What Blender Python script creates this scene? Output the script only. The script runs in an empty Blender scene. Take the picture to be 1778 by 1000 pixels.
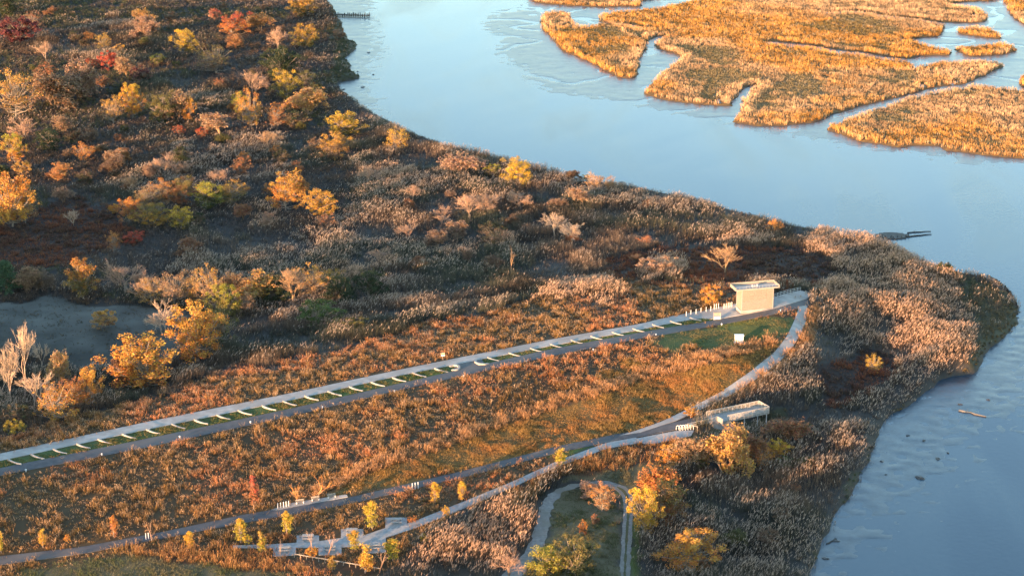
import bpy, math, random
import numpy as np
from mathutils import Vector, Matrix

scene = bpy.context.scene
COL = scene.collection
RNG = np.random.default_rng(7)
R = math.radians

# ------------------------------------------------------------------ camera
H, PITCH, F = 150.0, R(18.0), 3600.0
cp, sp_ = math.cos(PITCH), math.sin(PITCH)
cam = bpy.data.cameras.new('camera'); cam_o = bpy.data.objects.new('camera', cam); COL.objects.link(cam_o)
cam_o.location = (0, 0, H); cam_o.rotation_euler = (R(90) - PITCH, 0, 0)
cam.sensor_width = 36; cam.lens = 36 * F / 1778; cam.clip_start = 1; cam.clip_end = 20000
cam.dof.use_dof = True; cam.dof.focus_distance = 455; cam.dof.aperture_fstop = 0.2
scene.camera = cam_o

def proj(P):
    P = np.asarray(P, float); x, y, z = P[..., 0], P[..., 1], P[..., 2] - H
    d = y * cp - z * sp_; u = y * sp_ + z * cp
    return 889 + F * x / d, 500 - F * u / d, d

def at_z(px, py, z):
    px = np.asarray(px, float); py = np.asarray(py, float)
    a = (px - 889) / F; b = (500 - py) / F
    dx, dy, dz = a, cp + b * sp_, -sp_ + b * cp
    t = (np.asarray(z, float) - H) / dz
    return np.stack([dx * t, dy * t, np.broadcast_to(z, t.shape) * 1.0], -1)

# ------------------------------------------------------------------ noise
def vnoise(x, y, s, seed=0):
    x = np.asarray(x) / s + seed * 17.31 + 1000; y = np.asarray(y) / s + seed * 9.77 + 1000
    xi, yi = np.floor(x).astype(np.int64), np.floor(y).astype(np.int64)
    fx, fy = x - xi, y - yi
    fx = fx * fx * (3 - 2 * fx); fy = fy * fy * (3 - 2 * fy)
    def h(i, j):
        n = (i * 374761393 + j * 668265263 + seed * 1442695041) & 0xffffffff
        n = ((n ^ (n >> 13)) * 1274126177) & 0xffffffff
        return ((n ^ (n >> 16)) & 0xffff) / 65535.0
    return (h(xi, yi) * (1 - fx) + h(xi + 1, yi) * fx) * (1 - fy) + (h(xi, yi + 1) * (1 - fx) + h(xi + 1, yi + 1) * fx) * fy
def fbm(x, y, s, seed=0, n=3):
    v = 0; a = 1; t = 0
    for k in range(n):
        v = v + a * vnoise(x, y, s / 2 ** k, seed + k); t += a; a *= .55
    return v / t

def inpoly(x, y, poly):
    poly = np.asarray(poly, float); c = np.zeros(np.shape(x), bool)
    for (x0, y0), (x1, y1) in zip(poly, np.roll(poly, -1, 0)):
        if y0 == y1: continue
        c ^= ((y0 > y) != (y1 > y)) & (x < (x1 - x0) * (y - y0) / (y1 - y0) + x0)
    return c
def sdist(x, y, poly, closed=True):
    poly = np.asarray(poly, float); d = np.full(np.shape(x), 1e9)
    q = np.roll(poly, -1, 0)
    for k in range(len(poly) - (0 if closed else 1)):
        a, b = poly[k], q[k]; ab = b - a; L = (ab ** 2).sum()
        if L == 0: continue
        t = np.clip(((x - a[0]) * ab[0] + (y - a[1]) * ab[1]) / L, 0, 1)
        d = np.minimum(d, (x - a[0] - t * ab[0]) ** 2 + (y - a[1] - t * ab[1]) ** 2)
    d = np.sqrt(d)
    return np.where(inpoly(x, y, poly), d, -d) if closed else d

# ------------------------------------------------------------------ terrain heights
CP = [(0,805,8.4),(250,760,8.4),(500,705,8.4),(700,660,8.4),(950,607,8.4),(1150,565,8.4),(1300,545,8.4),(1395,522,8.2),
 (0,770,8),(250,718,7.9),(450,655,7.7),(700,590,7.5),(950,530,7.3),(1150,500,7),(1300,488,6.2),(1450,500,4.5),
 (0,715,4.6),(150,700,4.6),(330,632,3.8),(500,570,3),(700,520,2.4),(900,480,2.2),(1100,450,2.2),(1300,440,2.2),(1480,460,3.6),(60,640,3),(200,560,3),
 (0,400,2),(300,400,2),(600,400,1.5),(900,400,1.3),(1200,400,1.2),(0,200,2),(300,200,2),(500,100,1.5),(0,0,2),(300,0,2),(520,20,1.3),(700,270,1.2),(600,200,1.2),
 (1600,500,2.2),(1700,550,1),(1600,620,2),(1520,550,3.2),(1500,700,1.2),(1450,800,1.1),(1400,900,1.1),(1350,1000,1.1),
 (1450,560,4.4),(1435,600,3.8),(1400,660,3.2),(1470,650,2),(1345,690,3.4),(1370,750,2),(1300,780,2.3),(1310,722,1.8),(1345,712,1.9),(1285,738,2.2),
 (1392,540,8),(1378,580,7.3),(1330,630,6.3),(1260,683,5.4),(1180,722,5),
 (900,748,5.8),(1000,723,5.8),(750,805,5.9),(1100,700,5.9),(1200,668,6.2),(600,828,5.9),
 (600,760,7),(300,830,7),(900,700,6.9),(1150,640,7),(50,880,6.8),(1280,610,7.4),
 (0,973,4.8),(281,930,4.8),(500,888,4.8),(800,825,4.8),(1081,757,4.8),(1225,730,4.8),
 (600,940,4.2),(450,955,4.2),(750,900,4.3),(900,840,4.5),(1000,800,4.6),
 (300,985,3.9),(0,1000,3.9),(600,990,3.5),(750,950,3.3),(850,900,3.2),(950,850,3.2),(1100,800,3.6),(1000,1000,3),(1000,900,3),(1180,850,2.5),(1200,1000,1.8),(1250,900,1.8)]
CPA = np.array(CP, float); CW = at_z(CPA[:, 0], CPA[:, 1], CPA[:, 2])
EX = np.array([(-230,330,9),(-235,440,9),(-300,600,4),(-330,800,3),(-400,1100,3),(100,250,2),(-100,270,5),(0,270,4),(-150,230,7),(600,600,1),(400,300,1),(300,900,1),(-600,500,8)], float)
CW = np.concatenate([CW, EX])
_c2 = 14.0 ** 2
def _phi(d2): return np.sqrt(d2 + _c2)
_A = _phi(((CW[:, None, :2] - CW[None, :, :2]) ** 2).sum(-1)) - 1e-9
_n = len(CW); _M = np.zeros((_n + 1, _n + 1)); _M[:_n, :_n] = _A; _M[:_n, _n] = 1; _M[_n, :_n] = 1
_W = np.linalg.solve(_M, np.append(CW[:, 2], 0))
def gauss(x, y, cx, cy, sx, sy, a=0):
    dx, dy = x - cx, y - cy; c, s = math.cos(a), math.sin(a)
    u, v = dx * c + dy * s, -dx * s + dy * c
    return np.exp(-(u / sx) ** 2 - (v / sy) ** 2)
def height(x, y):
    x = np.asarray(x, float); y = np.asarray(y, float); sh = x.shape
    xf, yf = x.ravel(), y.ravel(); out = np.full(xf.shape, _W[_n])
    for k in range(_n): out += _W[k] * _phi((xf - CW[k, 0]) ** 2 + (yf - CW[k, 1]) ** 2)
    out = np.clip(out, .8, 10.6)
    out = out + 12 * gauss(xf, yf, 12, 246, 60, 24)      # unseen knoll added below the frame to shade the right foreground
    hl = gauss(xf, yf, -191, 368, 88, 34, math.atan2(-.62, .78))   # unseen hill added past the left edge to shade valley and woods
    q = hl > .004
    if q.any(): out[q] += 12 * hl[q] * (1 + .9 * (fbm(xf[q], yf[q], 26, 301) - .5))
    return out.reshape(sh)
def at(px, py, dz=0):
    """first point where the sight line through a photo pixel meets the terrain"""
    px = np.asarray(px, float); py = np.asarray(py, float); sh = px.shape; px, py = px.ravel(), py.ravel()
    zs = np.arange(12, -.9, -.3); prev = None; zhit = np.zeros(px.shape); done = np.zeros(px.shape, bool)
    for zl in zs:
        P = at_z(px, py, np.full(px.shape, zl)); g = zl - height(P[:, 0], P[:, 1])
        if prev is not None:
            q = (~done) & (g <= 0); zhit[q] = (zl + .3 * (-g / (prev - g + 1e-12)))[q]; done |= q
        prev = g
    P = at_z(px, py, zhit); P[:, 2] = height(P[:, 0], P[:, 1]) + dz
    return P.reshape(sh + (3,))
def scale_at(P):
    x, y, d = proj(P); return F / d

def densify_px(p):
    p = np.array(p, float); t = np.linspace(0, len(p) - 1, len(p) * 3); k = np.arange(len(p))
    return np.stack([np.interp(t, k, p[:, 0]), np.interp(t, k, p[:, 1])], -1)
# ------------------------------------------------------------------ shorelines (photo outline laid on the ground)
def gpoly(pts, z=0.0): 
    a = np.array(pts, float); return at_z(a[:, 0], a[:, 1], z)[:, :2]
shore_px = [(566,-14),(570,4),(581,20),(592,37),(597,51),(602,65),(621,78),(617,88),(599,102),(610,112),(609,124),(624,134),(619,139),(588,145),(593,160),(612,172),(636,189),(650,199),(684,213),(700,225),(738,241),(779,258),(840,269),(884,283),(925,293),(976,303),(1010,317),(1100,326),
 (1190,345),(1276,368),(1330,384),(1384,398),(1438,407),(1458,416),(1510,424),(1546,432),(1571,449),(1629,473),(1661,480),(1712,486),(1744,500),(1766,521),(1775,543),(1775,563),(1758,578),(1733,596),(1708,621),(1690,648),(1654,652),(1629,659),(1613,674),(1588,696),(1570,710),(1548,718),(1530,735),(1530,756),(1512,785),(1498,821),(1480,861),(1455,900),(1426,940),(1422,965),(1404,1001),(1380,1060)]
LAND = np.concatenate([[(-3000, 2600), (-500, 2300), (-150, 1250)], gpoly(shore_px), [(48, 250), (40, 150), (40, -600), (-3000, -600)]])
marsh_px = [
 [(938,36),(945,27),(976,23),(992,30),(998,44),(1012,50),(1036,47),(1040,30),(1078,23),(1100,22),(1172,12),(1200,6),(1250,-6),(1400,-40),(1760,-40),(1740,-4),(1725,2),(1690,4),(1645,8),(1660,14),(1699,18),(1716,28),(1710,40),(1668,41),(1634,40),(1642,50),(1632,57),(1630,63),(1584,69),(1592,77),(1615,83),(1655,92),(1649,97),(1592,99),(1580,104),(1542,101),(1508,92),(1470,90),(1416,86),(1390,79),(1352,76),(1348,79),(1390,84),(1413,86),(1466,95),(1512,99),(1516,104),(1577,111),(1588,120),(1626,112),(1672,111),(1729,111),(1741,116),(1710,133),(1676,148),(1626,152),(1603,159),(1569,169),(1520,179),(1481,189),(1443,203),(1424,214),(1367,219),(1314,220),(1275,212),(1280,203),(1294,178),(1277,176),(1272,185),(1214,183),(1157,175),(1117,164),(1123,153),(1150,131),(1182,104),(1176,96),(1150,88),(1134,83),(1117,91),(1108,103),(1113,114),(1104,134),(1095,138),(1071,134),(1044,118),(1010,104),(976,89),(959,66),(942,52)],
 [(918,-4),(930,4),(950,8),(985,11),(1030,13),(1075,13),(1113,12),(1116,4),(1170,-10),(1160,-40),(930,-40)],
 [(1664,54),(1695,50),(1730,54),(1760,62),(1763,69),(1710,66),(1668,60)],
 [(1655,87),(1710,81),(1750,79),(1766,83),(1763,90),(1733,100),(1680,98)],
 [(1742,-4),(1750,14),(1756,27),(1768,38),(1790,50),(1900,60),(1900,-40),(1750,-40)],
 [(1764,141),(1778,131),(1830,125),(1830,160),(1775,152)],
 [(1434,227),(1443,220),(1481,208),(1530,190),(1577,173),(1611,164),(1650,158),(1695,151),(1778,160),(2000,170),(2100,300),(1778,277),(1710,271),(1642,261),(1634,254),(1611,254),(1558,256),(1481,244)]]
MARSH = [gpoly(p) for p in marsh_px]

CREEK = [([(1340,76),(1413,84),(1466,93),(1512,98),(1580,108),(1650,103),(1700,104),(1745,100),(1790,95)], 6.5), ([(1410,222),(1443,209),(1490,196),(1560,176),(1607,163),(1690,150),(1745,122),(1790,108)], 3),
 ([(1277,177),(1290,170),(1296,158),(1312,150)], 2.6), ([(1642,45),(1600,36),(1540,30),(1490,22),(1440,24)], 4), ([(1150,110),(1134,88),(1128,76),(1146,66)], 3.5), ([(1040,40),(1085,44),(1120,52),(1150,50)], 3.2), ([(1736,45),(1770,80),(1790,86)], 9)]
CREEK = [(gpoly(densify_px(p)), w_) for p, w_ in CREEK]
def land_z(x, y):
    x = np.asarray(x, float); y = np.asarray(y, float)
    sd = sdist(x, y, LAND) + (fbm(x, y, 9, 31) - .5) * 2.2
    t = np.clip((sd + 1.2) / 3.2, 0, 1); t = t * t * (3 - 2 * t)
    z = -1.0 + (height(x, y) + 1.0) * t
    md = np.full(x.shape, -1e9)
    for p in MARSH: md = np.maximum(md, sdist(x, y, p))
    for p, w_ in CREEK: md = np.minimum(md, np.abs(sdist(x, y, p, False)) - w_ / 2)
    rn = np.abs(fbm(x, y, 40, 151, 3) - .5); md = md - np.clip((.016 - rn) / .016, 0, 1) * np.clip(9 - .4 * np.abs(md - 6), 0, 9) * (md > 2)
    md = md + (fbm(x, y, 7, 41) - .5) * 2.6
    t2 = np.clip((md + 1.6) / 2.2, 0, 1)
    return np.maximum(z, -1.0 + 1.5 * t2), sd, md

# ------------------------------------------------------------------ materials
def mat(name, base=None, rough=.85):
    m = bpy.data.materials.new(name); m.use_nodes = True; nt = m.node_tree; nt.nodes.clear()
    out = nt.nodes.new('ShaderNodeOutputMaterial'); p = nt.nodes.new('ShaderNodeBsdfPrincipled')
    nt.links.new(p.outputs[0], out.inputs[0]); p.inputs['Roughness'].default_value = rough
    if base: p.inputs['Base Color'].default_value = (*base, 1)
    return m, nt, p, out
def node(nt, t, **kw):
    n = nt.nodes.new(t)
    for k, v in kw.items(): setattr(n, k, v)
    return n
def noise_mat(name, c0, c1, scale=1.0, rough=.85, bump=0.0, detail=5, c2=None, scale2=.05):
    m, nt, p, out = mat(name, None, rough)
    tc = node(nt, 'ShaderNodeTexCoord'); nz = node(nt, 'ShaderNodeTexNoise'); nz.inputs['Scale'].default_value = scale; nz.inputs['Detail'].default_value = detail
    nt.links.new(tc.outputs['Object'], nz.inputs['Vector'])
    cr = node(nt, 'ShaderNodeValToRGB'); cr.color_ramp.elements[0].color = (*c0, 1); cr.color_ramp.elements[1].color = (*c1, 1)
    cr.color_ramp.elements[0].position = .35; cr.color_ramp.elements[1].position = .68
    nt.links.new(nz.outputs['Fac'], cr.inputs[0]); last = cr.outputs[0]
    if c2:
        n2 = node(nt, 'ShaderNodeTexNoise'); n2.inputs['Scale'].default_value = scale2; n2.inputs['Detail'].default_value = 4
        nt.links.new(tc.outputs['Object'], n2.inputs['Vector'])
        r2 = node(nt, 'ShaderNodeValToRGB'); r2.color_ramp.elements[0].position = .45; r2.color_ramp.elements[1].position = .6
        nt.links.new(n2.outputs['Fac'], r2.inputs[0])
        mx = node(nt, 'ShaderNodeMix', data_type='RGBA'); nt.links.new(r2.outputs[0], mx.inputs['Factor']); nt.links.new(last, mx.inputs['A']); mx.inputs['B'].default_value = (*c2, 1)
        last = mx.outputs['Result']
    nt.links.new(last, p.inputs['Base Color'])
    if bump:
        b = node(nt, 'ShaderNodeBump'); b.inputs['Strength'].default_value = bump; b.inputs['Distance'].default_value = .05
        nt.links.new(nz.outputs['Fac'], b.inputs['Height']); nt.links.new(b.outputs[0], p.inputs['Normal'])
    return m
def attr_mat(name, transl=.25):
    m, nt, p, out = mat(name, None, .8)
    a = node(nt, 'ShaderNodeAttribute', attribute_name='col')
    p.inputs['Specular IOR Level'].default_value = .15
    tr = node(nt, 'ShaderNodeBsdfTranslucent'); mx = node(nt, 'ShaderNodeMixShader'); mx.inputs[0].default_value = transl
    nt.links.new(a.outputs['Color'], p.inputs['Base Color']); nt.links.new(a.outputs['Color'], tr.inputs['Color'])
    nt.links.new(p.outputs[0], mx.inputs[1]); nt.links.new(tr.outputs[0], mx.inputs[2]); nt.links.new(mx.outputs[0], out.inputs[0])
    return m
def leaf_mat(name, transl):
    m, nt, p, out = mat(name, None, .75)
    p.inputs['Specular IOR Level'].default_value = .2
    a = node(nt, 'ShaderNodeAttribute', attribute_name='tint'); s = node(nt, 'ShaderNodeSeparateColor')
    nt.links.new(a.outputs['Color'], s.inputs[0])
    c1 = node(nt, 'ShaderNodeAttribute', attribute_type='OBJECT', attribute_name='leaf_top')
    c2 = node(nt, 'ShaderNodeAttribute', attribute_type='OBJECT', attribute_name='leaf_low')
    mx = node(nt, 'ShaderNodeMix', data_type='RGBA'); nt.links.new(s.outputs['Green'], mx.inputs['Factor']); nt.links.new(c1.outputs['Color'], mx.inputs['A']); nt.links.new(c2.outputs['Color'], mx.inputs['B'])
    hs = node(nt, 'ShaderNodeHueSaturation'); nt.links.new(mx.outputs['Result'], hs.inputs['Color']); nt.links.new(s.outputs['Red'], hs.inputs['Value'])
    mr = node(nt, 'ShaderNodeMapRange'); mr.inputs['To Min'].default_value = .475; mr.inputs['To Max'].default_value = .525
    nt.links.new(s.outputs['Blue'], mr.inputs['Value']); nt.links.new(mr.outputs[0], hs.inputs['Hue'])
    if transl:
        tr = node(nt, 'ShaderNodeBsdfTranslucent'); ms = node(nt, 'ShaderNodeMixShader'); ms.inputs[0].default_value = transl
        nt.links.new(hs.outputs[0], tr.inputs['Color']); nt.links.new(p.outputs[0], ms.inputs[1]); nt.links.new(tr.outputs[0], ms.inputs[2]); nt.links.new(ms.outputs[0], out.inputs[0])
    nt.links.new(hs.outputs[0], p.inputs['Base Color'])
    return m

M = {}
M['blade'] = attr_mat('vegetation_blades', .25)
M['ground'] = attr_mat('ground_soil', 0.0)
M['leaf'] = leaf_mat('autumn_leaves', .3)
M['bark'] = leaf_mat('tree_bark', 0)
M['concrete'] = noise_mat('pale_concrete', (.31, .285, .26), (.41, .375, .34), .8, .85, .1, c2=(.27, .245, .22), scale2=.12)
M['asphalt'] = noise_mat('asphalt', (.06, .058, .062), (.09, .086, .09), .9, .85, .2, c2=(.105, .098, .095), scale2=.08)
M['gravel'] = noise_mat('crushed_gravel', (.16, .145, .13), (.26, .235, .21), 1.6, .9, .3, c2=(.17, .15, .12), scale2=.15)
M['paver'] = noise_mat('grey_pavers', (.25, .245, .24), (.32, .315, .31), 1.5, .8, .1)
M['white'] = noise_mat('white_paint', (.70, .67, .62), (.80, .78, .74), 3, .5)
M['wood'] = noise_mat('weathered_cedar', (.23, .195, .155), (.34, .29, .235), 6, .75, .1)
M['deckwood'] = noise_mat('grey_decking', (.26, .245, .23), (.36, .34, .32), 4, .75, .1)
M['steel'] = noise_mat('galvanised_steel', (.40, .41, .42), (.5, .5, .5), 5, .45)
M['palewood'] = noise_mat('pale_railing_wood', (.36, .33, .29), (.46, .42, .37), 5, .75, .1)
M['darkwood'] = noise_mat('wet_dark_timber', (.03, .026, .022), (.07, .06, .05), 4, .7, .3)
M['driftwood'] = noise_mat('driftwood', (.15, .13, .11), (.24, .21, .18), 4, .8, .2)
M['rock'] = noise_mat('wet_rock', (.03, .03, .03), (.08, .075, .07), 3, .5, .4)
M['roofing'] = noise_mat('roof_membrane', (.34, .30, .27), (.42, .38, .34), 1.5, .8)
M['curb'] = noise_mat('bright_concrete', (.27, .25, .225), (.36, .33, .30), 3, .8, .1)
M['green'] = noise_mat('green_enamel', (.10, .22, .10), (.14, .28, .12), 3, .5)

# ------------------------------------------------------------------ mesh helpers
def link(name, me, m, parent=None, loc=None):
    o = bpy.data.objects.new(name, me); COL.objects.link(o)
    if m and not me.materials: me.materials.append(m)
    if parent: o.parent = parent
    if loc is not None: o.location = loc
    return o
def tag(o, label=None, cat=None, group=None, kind=None):
    if label: o['label'] = label
    if cat: o['category'] = cat
    if group: o['group'] = group
    if kind: o['kind'] = kind
    return o
def empty(name, loc, label, cat, group=None, rz=0):
    o = bpy.data.objects.new(name, None); COL.objects.link(o); o.location = loc; o.rotation_euler = (0, 0, rz)
    o.empty_display_size = .5
    return tag(o, label, cat, group)
def mesh_np(name, V, Q, smooth=False, nv=4):
    me = bpy.data.meshes.new(name); V = np.ascontiguousarray(V, np.float32); Q = np.ascontiguousarray(Q, np.int32)
    me.vertices.add(len(V)); me.vertices.foreach_set('co', V.ravel())
    me.loops.add(Q.size); me.loops.foreach_set('vertex_index', Q.ravel())
    me.polygons.add(len(Q)); me.polygons.foreach_set('loop_start', np.arange(0, Q.size, nv, dtype=np.int32))
    me.polygons.foreach_set('use_smooth', np.full(len(Q), smooth))
    me.update(calc_edges=True); me.validate()
    return me
def set_col(me, name, C):
    a = me.attributes.new(name, 'FLOAT_COLOR', 'POINT'); A = np.ones((len(C), 4), np.float32); A[:, :3] = C
    a.data.foreach_set('color', A.ravel())
class MB:
    """collects boxes, bars, tubes into one mesh"""
    def __init__(s): s.v = []; s.f = []
    def add(s, vs, fs):
        n = len(s.v); s.v += [tuple(v) for v in vs]; s.f += [[i + n for i in f] for f in fs]; return s
    def box(s, x0, y0, z0, x1, y1, z1):
        return s.add([(x0,y0,z0),(x1,y0,z0),(x1,y1,z0),(x0,y1,z0),(x0,y0,z1),(x1,y0,z1),(x1,y1,z1),(x0,y1,z1)],
                     [(3,2,1,0),(4,5,6,7),(0,1,5,4),(1,2,6,5),(2,3,7,6),(3,0,4,7)])
    def bar(s, a, b, w, h=None, n=None, r1=None):
        a, b = Vector(a), Vector(b); d = (b - a).normalized(); up = Vector((0,0,1)) if abs(d.z) < .95 else Vector((1,0,0))
        sx = d.cross(up).normalized(); sy = sx.cross(d).normalized()
        if n is None:
            h = h or w; o = [(-w/2,-h/2),(w/2,-h/2),(w/2,h/2),(-w/2,h/2)]; k = 4; o2 = o
        else:
            k = n; r1 = w if r1 is None else r1
            o = [(w*math.cos(6.2832*i/n), w*math.sin(6.2832*i/n)) for i in range(n)]
            o2 = [(r1*math.cos(6.2832*i/n), r1*math.sin(6.2832*i/n)) for i in range(n)]
        vs = [a + sx*x + sy*y for x, y in o] + [b + sx*x + sy*y for x, y in o2]
        return s.add(vs, [list(range(k))[::-1], list(range(k, 2*k))] + [[i, (i+1) % k, k+(i+1) % k, k+i] for i in range(k)])
    def build(s, name, m, parent=None, loc=None, bev=0):
        me = bpy.data.meshes.new(name); me.from_pydata(s.v, [], s.f); me.update()
        o = link(name, me, m, parent, loc)
        if bev:
            md = o.modifiers.new('bevel', 'BEVEL'); md.width = bev; md.segments = 2; md.limit_method = 'ANGLE'
        return o

# ------------------------------------------------------------------ road layout (outlines of the photo laid onto the terrain)
conc_top = [(-60,800),(0,788),(250,734),(500,684),(700,641),(950,591),(1122,561),(1150,553),(1210,541),(1266,532)]
conc_bot = [(-60,812),(0,800),(250,747),(500,696),(700,651),(950,602),(1122,571),(1150,564),(1215,553),(1272,548)]
asph_top = [(-60,825),(0,813),(250,763),(500,711),(700,665),(950,608),(1122,576),(1150,571),(1251,555),(1341,538),(1402,520)]
asph_bot = [(-60,838),(0,826),(250,778),(500,724),(700,676),(950,620),(1122,586),(1150,582),(1251,564),(1341,547),(1405,531)]
loop_l = [(1388,533),(1378,560),(1366,585),(1345,612),(1300,648),(1250,682),(1200,708),(1150,732),(1105,748),(1075,757)]
loop_r = [(1402,531),(1399,560),(1390,580),(1375,605),(1350,632),(1310,660),(1270,685),(1220,710),(1176,730),(1110,752)]
low_top = [(-60,975),(0,966),(141,950),(281,924),(422,894),(500,881),(602,865),(800,819),(969,775),(1081,752),(1110,749),(1172,733),(1222,722)]
low_bot = [(-60,990),(0,981),(141,962),(281,935),(422,908),(500,895),(602,876),(800,830),(969,786),(1081,763),(1110,759),(1178,745),(1247,730)]
lp_top = [(405,947),(474,945),(554,940),(592,934),(631,930),(669,917),(715,907),(760,889),(800,873),(884,839),(969,800),(1053,769),(1104,760)]
lp_bot = [(405,951),(474,952),(514,951),(593,950),(632,948),(669,934),(720,917),(765,899),(800,885),(884,849),(969,810),(1053,779),(1118,768)]
grav_o = [(835,1025),(870,1000),(904,968),(921,942),(930,920),(935,892),(941,872),(957,855),(980,844),(1008,837),(1039,834),(1064,837),(1087,844),(1098,855),(1101,880),(1098,909),(1095,965),(1092,1030)]
grav_i = [(885,1025),(905,1000),(925,972),(946,945),(953,920),(956,892),(961,872),(980,853),(992,849),(1012,845),(1039,842),(1058,846),(1072,852),(1080,862),(1083,880),(1081,909),(1077,965),(1075,1030)]
pads = [[(669,899),(707,899),(707,914),(669,918)],[(592,919),(631,919),(631,933),(592,935)],[(515,930),(554,930),(554,943),(515,945)],
        [(632,944),(670,930),(670,959),(632,961)],[(553,947),(593,946),(593,963),(553,964)],[(474,950),(514,949),(514,964),(474,966)]]
plaza = [(1206,543),(1262,531),(1300,524),(1342,517),(1393,505),(1408,513),(1402,519),(1341,537),(1251,554),(1222,554)]
landing = [(1104,762),(1172,749),(1182,748),(1205,748),(1200,757),(1168,764),(1140,770),(1118,771)]
strip_l = [(470,886),(505,874),(550,866.5),(602,859),(604,863),(560,871.5),(512,880),(480,886.5)]
cross_p = [(782,655),(790,637),(798,632),(836,624),(846,640),(836,643),(800,652)]
def band(a, b): return list(a) + list(b)[::-1]
ROADS = [band(conc_top, conc_bot), band(asph_top, asph_bot), band(loop_l, loop_r), band(low_top, low_bot), band(lp_top, lp_bot), band(grav_o, grav_i), plaza, landing, strip_l, cross_p] + pads
def densify(pts, n, smooth=True):
    p = np.array(pts, float); s = np.concatenate([[0], np.cumsum(np.hypot(*np.diff(p, axis=0).T))]); t = np.linspace(0, s[-1], n)
    q = np.stack([np.interp(t, s, p[:, 0]), np.interp(t, s, p[:, 1])], -1)
    if smooth:
        k = max(3, int(n / len(pts) * .5) | 1); pad = k // 2
        ker = np.hanning(k + 2)[1:-1]; ker /= ker.sum()
        for c in (0, 1):
            e = np.concatenate([q[0, c] + (np.arange(-pad, 0)) * (q[1, c] - q[0, c]), q[:, c], q[-1, c] + np.arange(1, pad + 1) * (q[-1, c] - q[-2, c])])
            q[:, c] = np.convolve(e, ker, 'valid')
    return q
def ribbon(name, a, b, m, dz, n=160, across=4, wob=.0):
    qa, qb = densify(a, n), densify(b, n)
    t = np.linspace(0, 1, across + 1)[None, :, None]
    g = qa[:, None] * (1 - t) + qb[:, None] * t
    P = at(g[..., 0], g[..., 1])
    if wob:
        nn = (fbm(P[..., 0], P[..., 1], 1.3, 77, 2) - .5) * wob
        for e, sgn in ((0, 1), (across, -1)):
            dirv = P[:, across // 2, :2] - P[:, e, :2]; dirv /= np.linalg.norm(dirv, axis=1)[:, None] + 1e-9
            P[:, e, :2] += dirv * nn[:, e][:, None]
    P[..., 2] = height(P[..., 0], P[..., 1]) + dz
    # thickness: edge skirts
    L = P[:, :1].copy(); L[..., 2] -= .35; Rr = P[:, -1:].copy(); Rr[..., 2] -= .35
    P = np.concatenate([L, P, Rr], 1); w = across + 3
    idx = np.arange(n * w).reshape(n, w)
    Q = np.stack([idx[:-1, :-1], idx[1:, :-1], idx[1:, 1:], idx[:-1, 1:]], -1).reshape(-1, 4)
    o = link(name, mesh_np(name, P.reshape(-1, 3), Q, False), m); return tag(o, kind='structure')
def patch(name, poly, m, dz, thick=.35):
    """paved area: outline on the terrain, triangulated with inner points"""
    q = densify(poly + [poly[0]], 72, False)[:-1]
    P = at(q[:, 0], q[:, 1]); xy = P[:, :2]
    import mathutils.geometry as mg
    x0, y0 = xy.min(0); x1, y1 = xy.max(0); st = max((x1 - x0), (y1 - y0)) / 16
    gx, gy = np.meshgrid(np.arange(x0 + st, x1, st), np.arange(y0 + st, y1, st)); gx, gy = gx.ravel(), gy.ravel()
    ok = sdist(gx, gy, xy) > st * .3
    n = len(xy); pts = [Vector(p) for p in xy] + [Vector(p) for p in np.stack([gx[ok], gy[ok]], -1)]
    vs, es, fs, *_ = mg.delaunay_2d_cdt(pts, [(i, (i + 1) % n) for i in range(n)], [], 1, 1e-4)
    A = np.array([tuple(v) for v in vs]); z = height(A[:, 0], A[:, 1]) + dz
    mb = MB(); mb.add(np.column_stack([A, z]), [list(f) for f in fs])
    zl = P[:, 2] + dz
    mb.add(np.concatenate([np.column_stack([xy, zl]), np.column_stack([xy, zl - thick])]), [[i, (i + 1) % n, n + (i + 1) % n, n + i] for i in range(n)])
    return tag(mb.build(name, m), kind='structure')

# ------------------------------------------------------------------ vegetation regions
REG = []
def reg(code, poly): REG.append((code, np.array(poly, float)))
reg('thicket', [(-80,-60),(590,-60),(600,40),(620,120),(600,160),(640,200),(620,290),(600,345),(560,400),(470,420),(330,400),(300,480),(250,520),(-80,530)])
reg('reed', [(180,330),(330,250),(480,235),(640,255),(560,300),(430,318),(330,345),(240,400),(170,410)])
reg('reed', [(60,55),(200,35),(300,70),(300,100),(150,118),(60,100)])
reg('reed', [(230,120),(360,140),(430,180),(330,205),(250,190)])
reg('meadow', [(-80,795),(0,770),(200,705),(450,645),(700,580),(1000,512),(1262,505),(1402,530),(1300,652),(1105,755),(960,800),(800,890),(700,975),(640,1020),(-80,1050)])
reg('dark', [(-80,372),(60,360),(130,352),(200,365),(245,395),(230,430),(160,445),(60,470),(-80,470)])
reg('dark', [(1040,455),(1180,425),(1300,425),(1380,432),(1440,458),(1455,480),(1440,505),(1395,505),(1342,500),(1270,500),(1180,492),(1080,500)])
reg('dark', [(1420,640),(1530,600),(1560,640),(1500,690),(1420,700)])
reg('lot', [(-80,532),(0,530),(120,522),(235,522),(300,545),(345,575),(310,625),(200,652),(110,640),(60,612),(-80,625)])
reg('meadow', [(-80,795),(0,770),(200,700),(300,682),(450,640),(700,576),(850,540),(1000,508),(1100,488),(1200,498),(1262,498),(1262,535),(1402,530),(1395,560),(1378,590),(1345,622),(1300,652),(1200,716),(1105,755),(800,830),(500,900),(281,950),(-80,1010)])
reg('fine', [(440,905),(620,805),(760,765),(880,720),(1000,680),(1110,645),(1250,612),(1340,596),(1372,580),(1345,612),(1300,648),(1250,682),(1200,708),(1105,748),(800,820),(600,866)])
reg('fine', [(1040,640),(1110,632),(1140,655),(1060,668)])
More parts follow.
